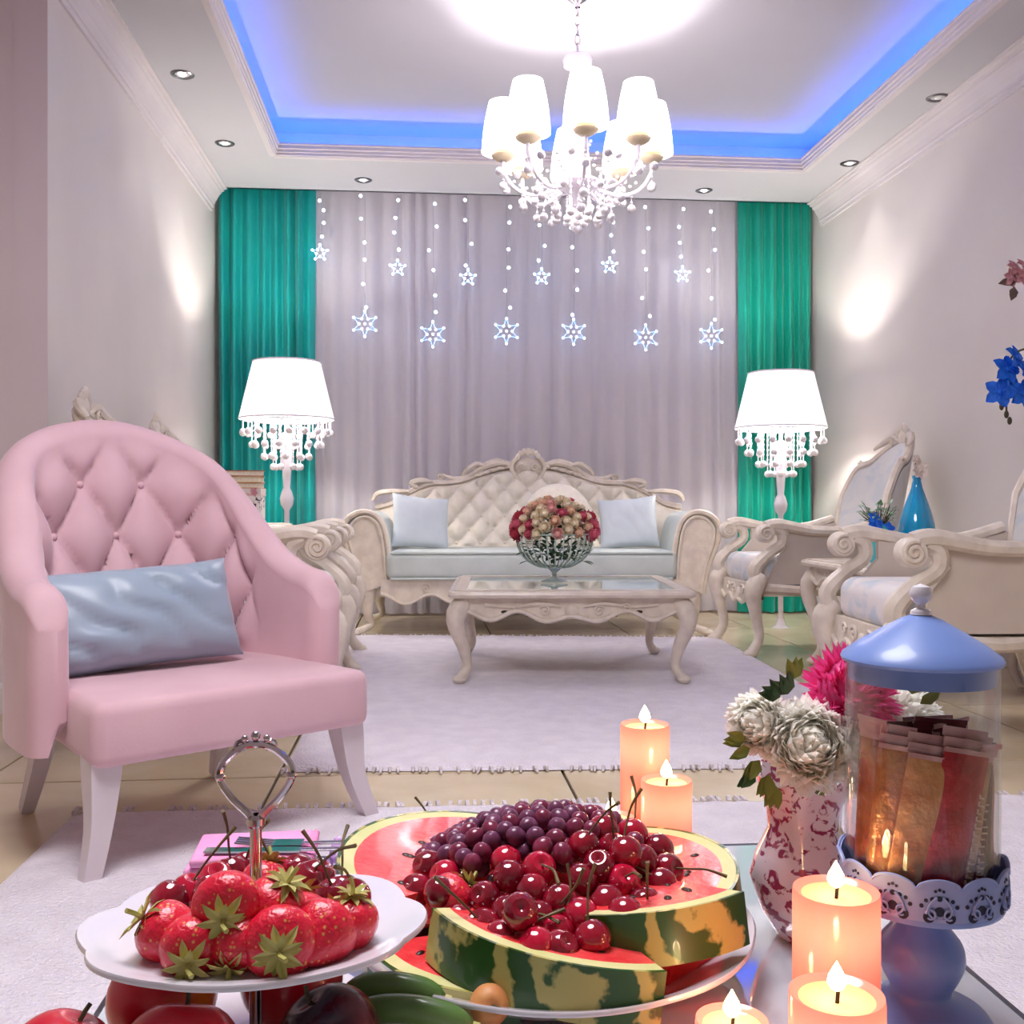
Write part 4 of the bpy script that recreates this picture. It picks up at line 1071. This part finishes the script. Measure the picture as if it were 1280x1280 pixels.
# heap surface and fruit on it
HC = Vector((.100, .786, .466))
def heap(x, y):
    q = ((x - HC.x) / .118) ** 2 + ((y - HC.y) / .118) ** 2
    return max(HC.z + .050 * max(-.35, 1 - q), .476 if ((x - .112) ** 2 + (y - .735) ** 2) ** .5 < .104 else 0)
def on_heap(px, py):
    d = ray(px, py); tt = .5
    while tt < 1.1:
        p = Vector((d.x * tt, d.y * tt, H0 + d.z * tt))
        if p.z <= heap(p.x, p.y): return p
        tt += .001
    return None
M['cherry'] = mat('dark red cherry skin', (110, 8, 30), .1, col2=(160, 16, 44), nscale=30, coat=.9)
M['cherry2'] = mat('bright red cherry skin', (196, 20, 58), .12, col2=(168, 12, 44), nscale=30, coat=.8)
M['cherrystem'] = mat('cherry stem', (120, 104, 62), .6, col2=(76, 60, 44), nscale=40)
def cherry_mb(r):
    mb = MB(); prof = []
    for j in range(13):
        a = PI * j / 12; q = math.sin(a) * (1 + .05 * math.cos(a)); z = -math.cos(a) * .94
        if j == 12: z = .62
        if j == 11: z = .80
        prof.append((max(1e-5, q) * r, z * r))
    return mb.lathe(prof, 18)
chm = [cherry_mb(.0122).mesh('flesh', m) for m in ('cherry', 'cherry2')]
stems = []
for k in range(5):
    r5 = random.Random(k); b = r5.uniform(-.012, .012); c = r5.uniform(-.01, .01)
    stems.append(MB().tube(curve([(0, 0, .007), (b * .5, c * .4, .018), (b * 1.1, c, .030), (b * 2.2, c * 1.6, .040)], 10), [.0008, .0008, .0009, .0014], 5).mesh('stem', 'cherrystem'))
def cherry(p, rot, label, group, kind=0, stem=True, sc=1.0):
    t = thing('cherry', label, 'cherry', p, rot=rot, group=group); t.scale = (sc, sc, sc)
    link('flesh', chm[kind], t)
    if stem: link('stem', stems[random.randrange(5)], t)
    return t
CH = [(633, 1081, 1), (674, 1091, 1), (727, 1105, 0), (700, 1132, 0), (698, 1170, 1), (757, 1134, 0), (779, 1107, 1), (796, 1126, 0), (802, 1080, 0), (828, 1090, 0), (773, 1068, 0), (749, 1064, 0), (542, 1064, 0), (509, 1101, 0),
      (635, 1146, 0), (664, 1116, 0), (609, 1130, 0), (729, 1136, 1), (826, 1110, 0), (790, 1048, 1), (755, 1044, 0), (740, 1086, 0), (660, 1150, 0), (535, 1088, 0), (520, 1118, 0), (556, 1100, 1), (680, 1152, 0), (585, 1146, 0), (715, 1158, 0), (755, 1152, 0), (640, 1112, 0), (765, 1090, 0), (812, 1060, 0), (600, 1160, 0), (625, 1170, 0), (655, 1176, 0), (668, 1188, 1), (570, 1150, 0), (730, 1172, 0), (712, 1188, 0)]
placed = []
rr = random.Random(12)
for px, py, kd in CH:
    p = on_heap(px, py)
    if p is None: continue
    p.z += .003
    for q in placed:
        d = p - q
        if d.length < .023: p = p + (d.normalized() if d.length > 1e-4 else Vector((0, 0, 1))) * (.023 - d.length)
    placed.append(p.copy())
    hs = rr.random() < .4
    cherry(p, (rr.uniform(-1.1, 1.1), rr.uniform(-1.1, 1.1), rr.uniform(0, 6)), ['dark red', 'bright red'][kd] + [' cherry without stem', ' cherry with thin stem'][hs] + ' on the heap of the watermelon platter', 'cherries on the watermelon platter', kd, hs, rr.uniform(.95, 1.1))
# grapes
M['grape'] = mat('purple red grape', (106, 30, 58), .25, col2=(140, 52, 82), nscale=60, coat=.3)
M['grape2'] = mat('dusty purple grape', (92, 40, 70), .3, col2=(126, 66, 100), nscale=60, coat=.2)
M['currant'] = mat('black currant skin', (30, 16, 28), .15, col2=(54, 26, 44), nscale=50, coat=.6)
gm = [MB().sphere((0, 0, 0), .0074, 12, 8, (1, 1, 1.12)).mesh('grape', m) for m in ('grape', 'grape2')]
cm_ = MB().sphere((0, 0, 0), .0052, 10, 7).mesh('berry', 'currant')
def bunch(name, label, cat, part, meshes, test, spacing, lift, layers, tries, seed, cap):
    t = thing(name, label, cat, (HC.x, HC.y, HC.z)); r6 = random.Random(seed); pts = []
    for ly in range(layers):
        for k in range(tries):
            x = HC.x + r6.uniform(-.12, .12); y = HC.y + r6.uniform(-.11, .12)
            p = Vector((x, y, heap(x, y) + lift - ly * .012))
            if not test(p): continue
            if all((p - q).length > spacing for q in pts) and all((p - q).length > .0118 + spacing * .5 for q in placed): pts.append(p)
            if len(pts) >= cap: break
    for p in pts: link(part, r6.choice(meshes), t, p - HC, (r6.uniform(-1, 1), r6.uniform(-1, 1), r6.uniform(0, 6)))
    st = MB().tube(curve([(-.04, .0, .05), (0, .01, .055), (.05, .0, .04)], 10), .0018, 5)
    st.build('stalk', 'cherrystem', t)
    return pts
def pxof(p):
    f = p.y * CY + p.x * SY; r = p.x * CY - p.y * SY
    return 640 + r / f * FPX, HY + (H0 - p.z) / f * FPX
def in_g(p):
    x, y = pxof(p)
    if p.y > HC.y + .02 and x < 780: return True
    return (530 < x < 800 and y < 1085 + (x - 530) * .0 and y < 1075 + 25 * math.sin((x - 530) / 70.0) and y < 1000 + (x - 500) * 1.2 + 20)
gp = bunch('grape_bunch', 'big bunch of small purple red grapes heaped on the watermelon platter', 'grapes', 'grape', gm, in_g, .0120, .006, 2, 4000, 3, 290)
placed += gp
def in_c(p):
    x, y = pxof(p); return ((x - 612) / 38) ** 2 + ((y - 1102) / 26) ** 2 < 1
bunch('black_currants', 'cluster of tiny black berries tucked between grapes and cherries', 'berries', 'berry', [cm_], in_c, .0088, .006, 2, 1500, 5, 60)

# ------------------------------------------------------------------ strawberries
M['straw'] = mat('strawberry skin', (236, 170, 90), .3, col2=(222, 26, 58), nscale=230, kind='voronoi', lo=.10, hi=.26, coat=.5, bump=.25, bscale=260)
M['calyx'] = mat('strawberry calyx', (168, 164, 84), .6, col2=(206, 192, 126), nscale=60)
def straw_mesh(r, l):
    prof = []
    for j in range(15):
        f = j / 14; rad_ = r * (math.sin(PI * f ** .62) ** .75 if 0 < f < 1 else 0); prof.append((max(1e-5, rad_), -l * f + l * .35))
    prof.reverse(); return MB().lathe(prof, 18).mesh('flesh', 'straw')
sms = [straw_mesh(.0185, .042), straw_mesh(.020, .038), straw_mesh(.017, .046)]
cx_ = MB()
for k in range(14):
    a = 2 * PI * k / 14; leaf(cx_, Vector((0, 0, .0152)), Vector((math.cos(a), math.sin(a), -.2 + .55 * (k % 2))), .0125 + .002 * (k % 3), .0055)
cx_.tube([(0, 0, .014), (.001, 0, .021), (.004, 0, .026)], .0015, 5)
calm = cx_.mesh('calyx', 'calyx')
def strawberry(p, aim, label, group, k=0, sc=1.0):
    """aim = direction of the leafy end"""
    t = thing('strawberry', label, 'strawberry', p, rot=Vector(aim).normalized().to_track_quat('Z', 'Y').to_euler(), group=group); t.scale = (sc,) * 3
    link('flesh', sms[k % 3], t); link('calyx', calm, t)
p = on_heap(566, 1126); strawberry(p + Vector((0, -.004, .004)), (.6, .3, .4), 'single strawberry tucked into the left side of the grape heap', 'strawberry on the watermelon platter', 0, .95)

# ------------------------------------------------------------------ tiered stand
TS = Vector((-.099, .625, ZG)); ZP = .505
st = thing('tiered_fruit_stand', 'two tier white fruit stand with silver crown handle', 'fruit stand', TS)
a = plat(.102, .016, 'porcelain', 'lower_plate', 10, .02, parent=st)
a = plat(.100, .010, 'porcelain', 'upper_plate', 8, .03, parent=st, sy=.84); a.location = (0, 0, ZP - ZG - .004)
MB().lathe([(.009, .005), (.009, .01), (.004, .014), (.0036, ZP - ZG - .006), (.008, ZP - ZG - .003), (.008, ZP - ZG + .004), (.0036, ZP - ZG + .008), (.0036, .150), (.0055, .152), (.0055, .156), (.0036, .158)], 16).build('pole', 'silver', st)
hn = MB()
for s in (-1, 1):
    hn.tube(curve([(0, 0, .150), (s * .004, 0, .158), (s * .014, 0, .168), (s * .021, 0, .179), (s * .020, 0, .188), (s * .012, 0, .196), (s * .006, 0, .199)], 22), [.0026, .0024, .0022, .0024, .0022, .002], 7)
    hn.sphere((s * .021, 0, .181), .0032, 8, 6); hn.tube(spiral((s * .008, 0, .199), .004, 1.2, (s, 0, 0), (0, 0, 1), 0, 12), .0013, 5)
    hn.sphere((s * .0065, 0, .2035), .0022, 8, 6)
hn.tube([(-.012, 0, .197), (-.004, 0, .200), (.004, 0, .200), (.012, 0, .197)], .0022, 6); hn.sphere((0, 0, .205), .003, 8, 6); hn.tube([(0, 0, .199), (0, 0, .206)], .0016, 5)
hn.build('crown_handle', 'silver', st)
lab_s = 'strawberry with its cap turned up or away on the upper plate'; gr_s = 'strawberries on the fruit stand'
def up(px, py, z): return atz(px, py, z)
cam_dir = Vector((0, -1, .25))
SB = [(285, 1132, ZP + .036, (.0, -1, -.15), 1, 1.0), (345, 1128, ZP + .034, (.5, -.2, .9), 0, .9), (208, 1165, ZP + .018, (-.8, -.1, .6), 2, 1.0), (240, 1183, ZP + .017, (.05, -1, -.25), 0, .95), (298, 1180, ZP + .018, (-.2, -.7, -.6), 2, .9),
      (350, 1178, ZP + .020, (.1, -1, .05), 1, 1.02), (403, 1165, ZP + .018, (.3, .9, .3), 1, 1.0), (438, 1150, ZP + .018, (.1, .1, 1), 0, .9), (320, 1150, ZP + .022, (0, .4, .9), 0, .9), (270, 1160, ZP + .02, (0, .8, .4), 1, .9), (375, 1145, ZP + .02, (0, .7, .7), 1, .9), (330, 1105, ZP + .02, (.2, .6, .8), 2, .9)]
for px, py, z, aim, k, sc in SB: strawberry(atz(px, py, z), aim, ('strawberry with its leafy cap turned outwards on the upper plate' if aim[1] < -.6 else lab_s), gr_s, k, sc)
for px, py, kd in ((213, 1124, 0), (236, 1116, 1), (262, 1118, 0), (290, 1092, 0), (306, 1088, 0), (345, 1092, 1), (372, 1090, 0), (385, 1100, 0), (396, 1096, 0), (428, 1116, 0), (415, 1122, 0), (440, 1122, 0), (270, 1100, 1)):
    cherry(atz(px, py, ZP + .020), (rr.uniform(-.6, .6), rr.uniform(-.6, .6), rr.uniform(0, 6)), ['dark cherry lying behind the strawberries on the fruit stand', 'bright cherry lying behind the strawberries on the fruit stand'][kd], 'cherries on the fruit stand', kd, rr.random() < .5, 1.0)
M['nect'] = mat('nectarine skin', (206, 30, 50), .3, col2=(240, 132, 40), nscale=14, lo=.48, hi=.66, coat=.3)
M['apple'] = mat('red apple skin', (190, 24, 50), .25, col2=(220, 60, 60), nscale=14, coat=.4)
M['plum'] = mat('dark plum skin', (40, 22, 40), .25, col2=(110, 24, 36), nscale=16, lo=.5, hi=.75, coat=.3)
def round_fruit(name, label, cat, p, r, m, rot, group):
    t = thing(name, label, cat, p, rot=rot, group=group); prof = []
    for j in range(19):
        a = PI * j / 18; q = math.sin(a); z = -math.cos(a)
        z = z * .94 - (.16 * math.exp(-(q * 3.4) ** 2) * (1 if z > 0 else -.55)); prof.append((max(1e-5, q) * r, z * r))
    MB().lathe(prof, 26).build('flesh', m, t, angle=180)
    MB().tube([(0, 0, .70 * r), (.002, 0, .95 * r), (.004, 0, 1.08 * r)], .0014, 5).build('stem', 'stem', t)
zl = ZG + .012
g_ = 'large fruit on the lower plate of the stand'
for nm, lab, ct, dx, dy, r, m_ in (('nectarine', 'orange red nectarine at the front of the lower plate', 'nectarine', -.032, -.056, .034, 'nect'), ('nectarine', 'orange nectarine behind the front one on the lower plate', 'nectarine', -.060, .022, .033, 'nect'),
                                  ('apple', 'dark red apple at the outer edge of the lower plate', 'apple', -.098, -.046, .030, 'apple'), ('apple', 'bright red apple beside the pole of the lower plate', 'apple', .016, .042, .033, 'apple'),
                                  ('plum', 'dark plum at the end of the lower plate near the cucumbers', 'plum', .046, -.030, .030, 'plum')):
    round_fruit(nm, lab, ct, TS + Vector((dx, dy, .010 + r * .92)), r, m_, (rr.uniform(-.4, .4), rr.uniform(-.5, .5), rr.uniform(0, 6)), g_)
# cucumbers and the apricot
M['cuc'] = mat('cucumber skin', (52, 96, 40), .35, col2=(120, 150, 84), nscale=30, kind='noise', stretch=(.15, 1, 1), coat=.3)
def cucumber(label, a, b, r):
    a = Vector(a); b = Vector(b); mid = (a + b) / 2 + Vector((0, 0, .004)); L_ = (b - a).length
    t = thing('cucumber', label, 'cucumber', mid, rot=(b - a).to_track_quat('X', 'Z').to_euler(), group='cucumbers')
    n = 20; mb = MB(); mb.tube([(-L_ / 2 + L_ * k / (n - 1), 0, .006 * math.sin(PI * k / (n - 1))) for k in range(n)], [r * max(.12, math.sin(PI * min(.5, (k + .4) / n * 1.9 if k < n / 2 else (n - k - .6) / n * 1.9))) ** .5 for k in range(n)], 14)
    mb.build('body', 'cuc', t, angle=180); MB().tube([(L_ / 2 - .002, 0, 0), (L_ / 2 + .005, 0, 0)], [.003, .002], 6).build('stem_end', 'calyx', t)
cucumber('green cucumber lying next to the plum and the platter', atz(430, 1248, .452), atz(555, 1256, .448), .0085)
cucumber('green cucumber nearer the table front beside the plum', atz(440, 1274, .450), atz(590, 1290, .444), .0085)
round_fruit('apricot', 'small apricot at the front of the watermelon platter', 'apricot', atz(612, 1256, .452), .0125, mat('apricot skin', (214, 150, 90), .5, col2=(196, 126, 76), nscale=60), (1.2, .3, 0), 'apricot')

# ------------------------------------------------------------------ napkins and cutlery
M['napkin'] = mat('pink napkin', (240, 160, 206), .7, col2=(232, 146, 196), nscale=14)
M['lilac'] = mat('lilac lace', (222, 186, 232), .7, col2=(200, 160, 220), nscale=70)
for k in range(3):
    n = thing('napkin', ['bottom folded pink napkin on the table corner', 'middle folded pink napkin on the table corner', 'top folded pink napkin on the table corner'][k], 'napkin', (-.163 + .004 * k, .968, ZG + .002 + .009 * k), -.05 + .05 * k, 'folded pink napkins')
    moved(rbox(.105, .075, .008, .0035, 3), 0, 0, .004).build('cloth', 'napkin', n)
    lc = MB()
    for q in range(26): lc.sphere((.052 + .003 * (q % 2), -.036 + .072 * q / 25, .004), .0035, 6, 5)
    lc.build('scalloped_edge', 'napkin', n)
tz = thing('lace_ribbon', 'lilac lace ribbon bundle lying beside the pink napkins', 'ribbon', (-.060, .970, ZG + .001))
lb = MB(); r7 = random.Random(8)
for q in range(60): lb.sphere((r7.uniform(-.028, .05), r7.uniform(-.03, .03), .004 + r7.random() * .018), r7.uniform(.003, .006), 7, 5)
lb.build('lace', 'lilac', tz)
for k, (lab, nm) in enumerate((('silver knife resting on the pink napkins', 'table_knife'), ('silver fork resting beside the knife on the pink napkins', 'table_fork'))):
    c = thing(nm, lab, 'cutlery', (-.035, .935 + .018 * k, ZG + .031 - .006 * (k == 0) * 0), -.06)
    MB().tube([(-.075, 0, 0), (-.03, 0, .0005), (.02, 0, .001), (.07, 0, .002)], [.003, .0036, .004, .0052], 8, .5, up=(0, 0, 1)).build('handle', 'silver', c)
    if nm == 'table_knife': MB().box(-.16, -.074, -.006, .006, -.0008, .0008).build('blade', 'silver', c)
    else:
        fk = MB()
        for q in range(4): fk.tube([(-.135, -.0075 + .005 * q, .003), (-.10, -.0075 + .005 * q, .0)], .0012, 5)
        fk.box(-.102, -.074, -.009, .009, -.001, .001).build('tines', 'silver', c)

# ------------------------------------------------------------------ vase with flowers
VB = Vector((.303, .79, ZG))
M['vase'] = mat('rose printed porcelain', (226, 210, 220), .15, col2=(150, 56, 92), nscale=70, lo=.52, hi=.57, detail=4, distort=1.6, coat=.7)
v = thing('rose_vase', 'rose patterned porcelain vase holding pink and white flowers', 'vase', VB)
def vf(u, vv):
    prof = [(.019, 0), (.022, .003), (.035, .024), (.043, .050), (.038, .068), (.028, .088), (.029, .104), (.039, .128), (.0375, .128), (.026, .100)]
    j = int(round(vv * (len(prof) - 1))); r, z_ = prof[j]; a = 2 * PI * u
    k = 1 + .06 * math.cos(6 * a) * smooth((z_ - .02) / .1)
    return (r * k * math.cos(a), r * k * math.sin(a), z_ + (.006 * math.cos(6 * a) if z_ > .12 else 0))
MB().grid(60, 10, vf, closeu=True).build('body', 'vase', v, angle=50)
M['aster'] = translucent('hot pink petal', (250, 96, 172), (250, 90, 170), .4, .03, .4)
M['carn'] = translucent('white carnation petal', (255, 254, 250), (255, 253, 246), .6, .02, .5)
def head(name, m, r, n, lw, parent, loc, aim, seed, lo=-.35, curl=.3):
    r8 = random.Random(seed); mb = MB(); mb.sphere((0, 0, 0), r * .66, 14, 10)
    for k in range(n):
        z_ = lo + (1 - lo) * (k + .5) / n; a = k * 2.399963; s_ = math.sqrt(max(0, 1 - z_ * z_)); d = Vector((math.cos(a) * s_, math.sin(a) * s_, z_))
        d = (d + Vector((r8.uniform(-.28, .28), r8.uniform(-.28, .28), r8.uniform(-.25, .25)))).normalized(); l = r * r8.uniform(.86, 1.06); sd = d.cross(Vector((0, 0, 1)))
        sd = sd.normalized() if sd.length > 1e-3 else Vector((1, 0, 0)); nn = sd.cross(d); wd = lw * r * r8.uniform(.8, 1.2)
        P = [d * .3 * l - sd * wd * .3, d * .3 * l + sd * wd * .3, d * .72 * l - sd * wd * .5 + nn * wd * curl, d * .72 * l + sd * wd * .5 + nn * wd * curl, d * l + nn * wd * curl * 2.4, d * .72 * l - nn * wd * .1]
        mb.add(P, [(0, 1, 5), (0, 5, 2), (1, 3, 5), (2, 5, 4), (5, 3, 4)])
    o = mb.build(name, m, parent, angle=30); o.location = loc; o.rotation_euler = Vector(aim).normalized().to_track_quat('Z', 'Y').to_euler()
    return o
def flower(name, label, m, px, py, d, r, n, lw, aim, seed, group, cat='flower'):
    p = atd(px, py, d); t = thing(name, label, cat, VB, 0, group); h = p - VB
    head('bloom', m, r, n, lw, t, h, aim, seed)
    MB().tube(curve([(0, 0, .03), (h.x * .15, h.y * .15, .11), (h.x * .6, h.y * .6, .12 + (h.z - .12) * .5), h - Vector(aim).normalized() * r * .3], 12), .002, 6).build('stem', 'leaflight', t)
flower('pink_aster', 'hot pink shaggy aster bloom in the rose vase behind the jar', 'aster', 1062, 866, .79, .040, 240, .16, (.1, -.8, .5), 1, 'flowers in the rose vase')
for k, (px, py, d, r) in enumerate(((1012, 932, .775, .037), (952, 905, .79, .027), (1130, 905, .80, .030), (1075, 950, .78, .030))):
    flower('white_carnation', ['big ruffled white carnation at the front of the rose vase', 'small white carnation at the outer edge of the rose vase', 'white carnation seen through the glass jar', 'white carnation under the pink aster'][k], 'carn', px, py, d, r, 300, .40, ((px - 1030) / 90, -.8, .3), 20 + k, 'flowers in the rose vase')
gf = thing('filler_leaves', 'yellow green leaves around the white carnations in the vase', 'leaves', VB)
for k, (px, py, ax, az, m_) in enumerate(((938, 935, -.9, -.3, 'leaflight'), (950, 950, -.7, -.6, 'leaflight'), (962, 968, -.5, -.9, 'leaflight'), (985, 868, -.4, .8, 'leafdark'), (975, 872, -.8, .5, 'leafdark'), (990, 850, .1, 1, 'leaflight'), (932, 925, -1, .1, 'leaflight'), (1140, 868, .2, .8, 'leaflight'), (1150, 880, .6, .5, 'leaflight'), (1132, 862, -.3, .9, 'leaflight'), (968, 980, -.3, -1, 'leaflight'), (945, 965, -.8, -.5, 'leafdark'))):
    for q in range(3):
        lm = MB(); leaf(lm, Vector((0, 0, 0)), Vector((ax + .35 * (q - 1), -.3, az + .2 * (q - 1))), .019, .009, Vector((0, -1, .2)))
        o = lm.build('leaf', m_, gf); o.location = atd(px, py, .775) - VB
# ------------------------------------------------------------------ jar on the blue stand
JB = Vector((.331, .655, ZG))
s_ = thing('cake_stand', 'periwinkle blue metal stand with lace rim carrying the glass jar', 'stand', JB)
zs = .083
MB().lathe([(.0001, 0), (.043, 0), (.045, .003)] + [(p.x, p.z) for p in curve([(.045, 0, .003), (.04, 0, .009), (.026, 0, .015), (.019, 0, .021), (.024, 0, .032), (.0275, 0, .042), (.026, 0, .053), (.018, 0, .064), (.014, 0, .072), (.016, 0, .078)], 40)[1:]] + [ (.030, zs - .003), (.051, zs - .001), (.0525, zs + .003), (.0515, zs + .006), (.046, zs + .003), (.0001, zs + .003)], 48).build('pedestal', 'bluemetal', s_)
lr = MB(); nl = 12; RL = .0525
def band(z0, z1f, n=144):
    mb = MB(); vs = []
    for k in range(n):
        a = 2 * PI * k / n
        for r in (RL, RL - .0014):
            for z_ in (z0, z1f(a)): vs.append((r * math.cos(a), r * math.sin(a), z_))
    fs = []
    for k in range(n):
        k2 = (k + 1) % n; A = k * 4; B = k2 * 4
        fs += [(A, B, B + 1, A + 1), (A + 2, A + 3, B + 3, B + 2), (A + 1, B + 1, B + 3, A + 3), (A, A + 2, B + 2, B)]
    mb.add(vs, fs); return mb
def ztop_l(a): return zs + .023 + .006 * abs(math.sin(a * nl / 2)) ** .6
lr = band(zs + .003, ztop_l)
lr.build('lace_rim', 'lace', s_, angle=30)
ed = MB(); ed.tube([(RL * 1.006 * math.cos(a), RL * 1.006 * math.sin(a), ztop_l(a)) for a in [2 * PI * k / 144 for k in range(145)]], .0011, 5)
cut = MB()  # dark discs laid on the rim as the shade in its lace gaps
for k in range(nl):
    a0_ = 2 * PI * (k + .5) / nl
    def on(da, z_, dr=.0006): a = a0_ + da; return ((RL + dr) * math.cos(a), (RL + dr) * math.sin(a), zs + z_)
    for s in (-1, 1):
        ed.tube([on(s * (.03 + .13 * abs(math.sin(PI * i / 13)) ** .7 * (1 - i / 26)), .005 + .014 * i / 13, .0012) for i in range(14)], .0008, 4)
        ed.tube([on(s * (.10 + .05 * math.cos(q)), .0085 + .003 * math.sin(q), .0012) for q in [5.4 * i / 12 for i in range(13)]], .0007, 4)
    for da, z_, r_ in ((0, .010, .003), (.12, .0062, .0034), (-.12, .0062, .0034), (0, .018, .0017), (.08, .0175, .0014), (-.08, .0175, .0014), (.15, .0165, .0012), (-.15, .0165, .0012), (.2, .013, .0013), (-.2, .013, .0013), (0, .0235, .001), (.045, .0225, .0009), (-.045, .0225, .0009)):
        cut.tube([on(da, z_, -.0002), on(da, z_, .0005)], r_, 10)
lo_ = bpy.data.objects['lace_rim']
ed.build('scroll_work', 'lace', lo_); cut.build('opening_shade', 'dark', lo_)
jz = zs + .004
j = thing('glass_jar', 'tall clear glass jar full of sachets standing on the blue stand', 'jar', JB + Vector((0, 0, jz)))
MB().lathe([(.0001, .0006), (.044, .0006), (.0478, .003), (.0485, .008), (.0485, .152), (.0472, .152), (.0472, .008), (.0462, .004), (.0001, .003)], 56).build('body', 'glass', j)
l = thing('jar_lid', 'periwinkle blue domed lid with crystal knob on the glass jar', 'lid', JB + Vector((0, 0, jz + .140)))
MB().lathe([(.0462, 0), (.0462, .012), (.0505, .0125), (.0512, .0145), (.050, .017), (.040, .0245), (.026, .033), (.013, .0405), (.007, .043), (.0001, .0435)], 56).build('dome', 'bluemetal', l)
MB().lathe([(.0001, .0435), (.007, .0435), (.0065, .046), (.003, .048), (.003, .050), (.0062, .0535), (.0075, .0575), (.0058, .062), (.0001, .064)], 20).build('knob', 'crystal', l)
SC = [((196, 120, 64), (230, 172, 110), 'gold'), ((170, 96, 52), (206, 140, 84), 'copper'), ((190, 24, 40), (150, 14, 30), 'glossy red'), ((196, 150, 110), (176, 126, 90), 'tan printed'), ((110, 20, 30), (84, 14, 24), 'maroon printed'), ((40, 20, 22), (28, 14, 16), 'black'), ((170, 40, 90), (196, 90, 110), 'magenta'), ((214, 176, 166), (196, 150, 146), 'pale pink'), ((150, 80, 50), (190, 120, 80), 'bronze'), ((120, 26, 44), (90, 20, 34), 'dark wine')]
# (x, y offset inside jar, lean, width, height, yaw, colour)
SP = [(-.036, -.004, .07, .020, .100, -.9, 8), (-.032, -.018, .10, .022, .096, -.45, 1), (-.019, -.029, .16, .028, .092, -.15, 0), (.002, -.033, .17, .030, .096, 0, 2), (.017, -.031, .16, .012, .090, .1, 3), (.024, -.027, .05, .013, .086, .15, 4), (.030, -.021, .0, .012, .084, .2, 5), (.034, -.012, -.06, .022, .084, .45, 6), (.039, .004, -.05, .018, .080, 1.0, 7), (-.012, .010, .05, .034, .092, .1, 9), (.014, .014, -.05, .034, .094, -.1, 8), (.0, -.008, .1, .036, .098, .0, 9), (.02, .0, -.1, .03, .096, .3, 7)]
M['print'] = mat('white print', (236, 206, 190), .5, col2=(226, 190, 176), nscale=60)
M['seal'] = mat('crimped foil end', (214, 170, 168), .3, metal=.3, col2=(190, 140, 142), nscale=80)
for k, (dx, dy, ln, wd, ht, yw, ci) in enumerate(SP):
    c1, c2, nm = SC[ci]
    t = thing('sachet', nm + (' sachet standing behind the others inside the glass jar' if dy > -.01 else ' sachet standing against the front of the glass jar'), 'sachet', JB + Vector((dx - ln * .04, dy, jz + .0045)), rot=(0.04, ln, yw), group='sachets in the glass jar')
    sm = mat(nm + ' foil sachet', c1, .25, metal=.25, col2=c2, nscale=40, lo=.4, hi=.7, coat=.4, bump=.4, bscale=70)
    def pf(sgn):
        def f_(u, v_):
            e_ = (1 - abs(2 * u - 1) ** 2.5) ** .5 * (1 - abs(2 * v_ - 1) ** 8)
            return ((u - .5) * wd, sgn * (.0035 * e_ + .0006 * math.sin(9 * v_ + k) * e_), v_ * ht)
        return f_
    b_ = MB().grid(9, 18, pf(-1)); b_.grid(9, 18, pf(1), flip=True); b_.build('body', sm, t, angle=60)
    cr_ = MB(); lean2 = rr.uniform(-.6, .6)
    for q in range(5): z0 = ht + .003 * q; cr_.box(-wd / 2, wd / 2, -.0006 + .0012 * (q % 2) - lean2 * .004 * q, .0004 + .0012 * (q % 2) - lean2 * .004 * q, z0, z0 + .0031)
    cr_.build('crimped_end', 'seal' if ci not in (5, 9) else sm, t, smooth=False)
    if 'printed' in nm:
        pr_ = MB(); rp = random.Random(ci)
        z_ = .012
        while z_ < ht * .75:
            hgt = rp.uniform(.0022, .004); pr_.box(-wd * .22, wd * .22 * rp.uniform(.3, 1), -.0046, -.0036, z_, z_ + .0009); pr_.box(-wd * .22, -wd * .22 + .0012, -.0046, -.0036, z_, z_ + hgt); z_ += hgt + .0014
        pr_.build('lettering', 'print', t, smooth=False)
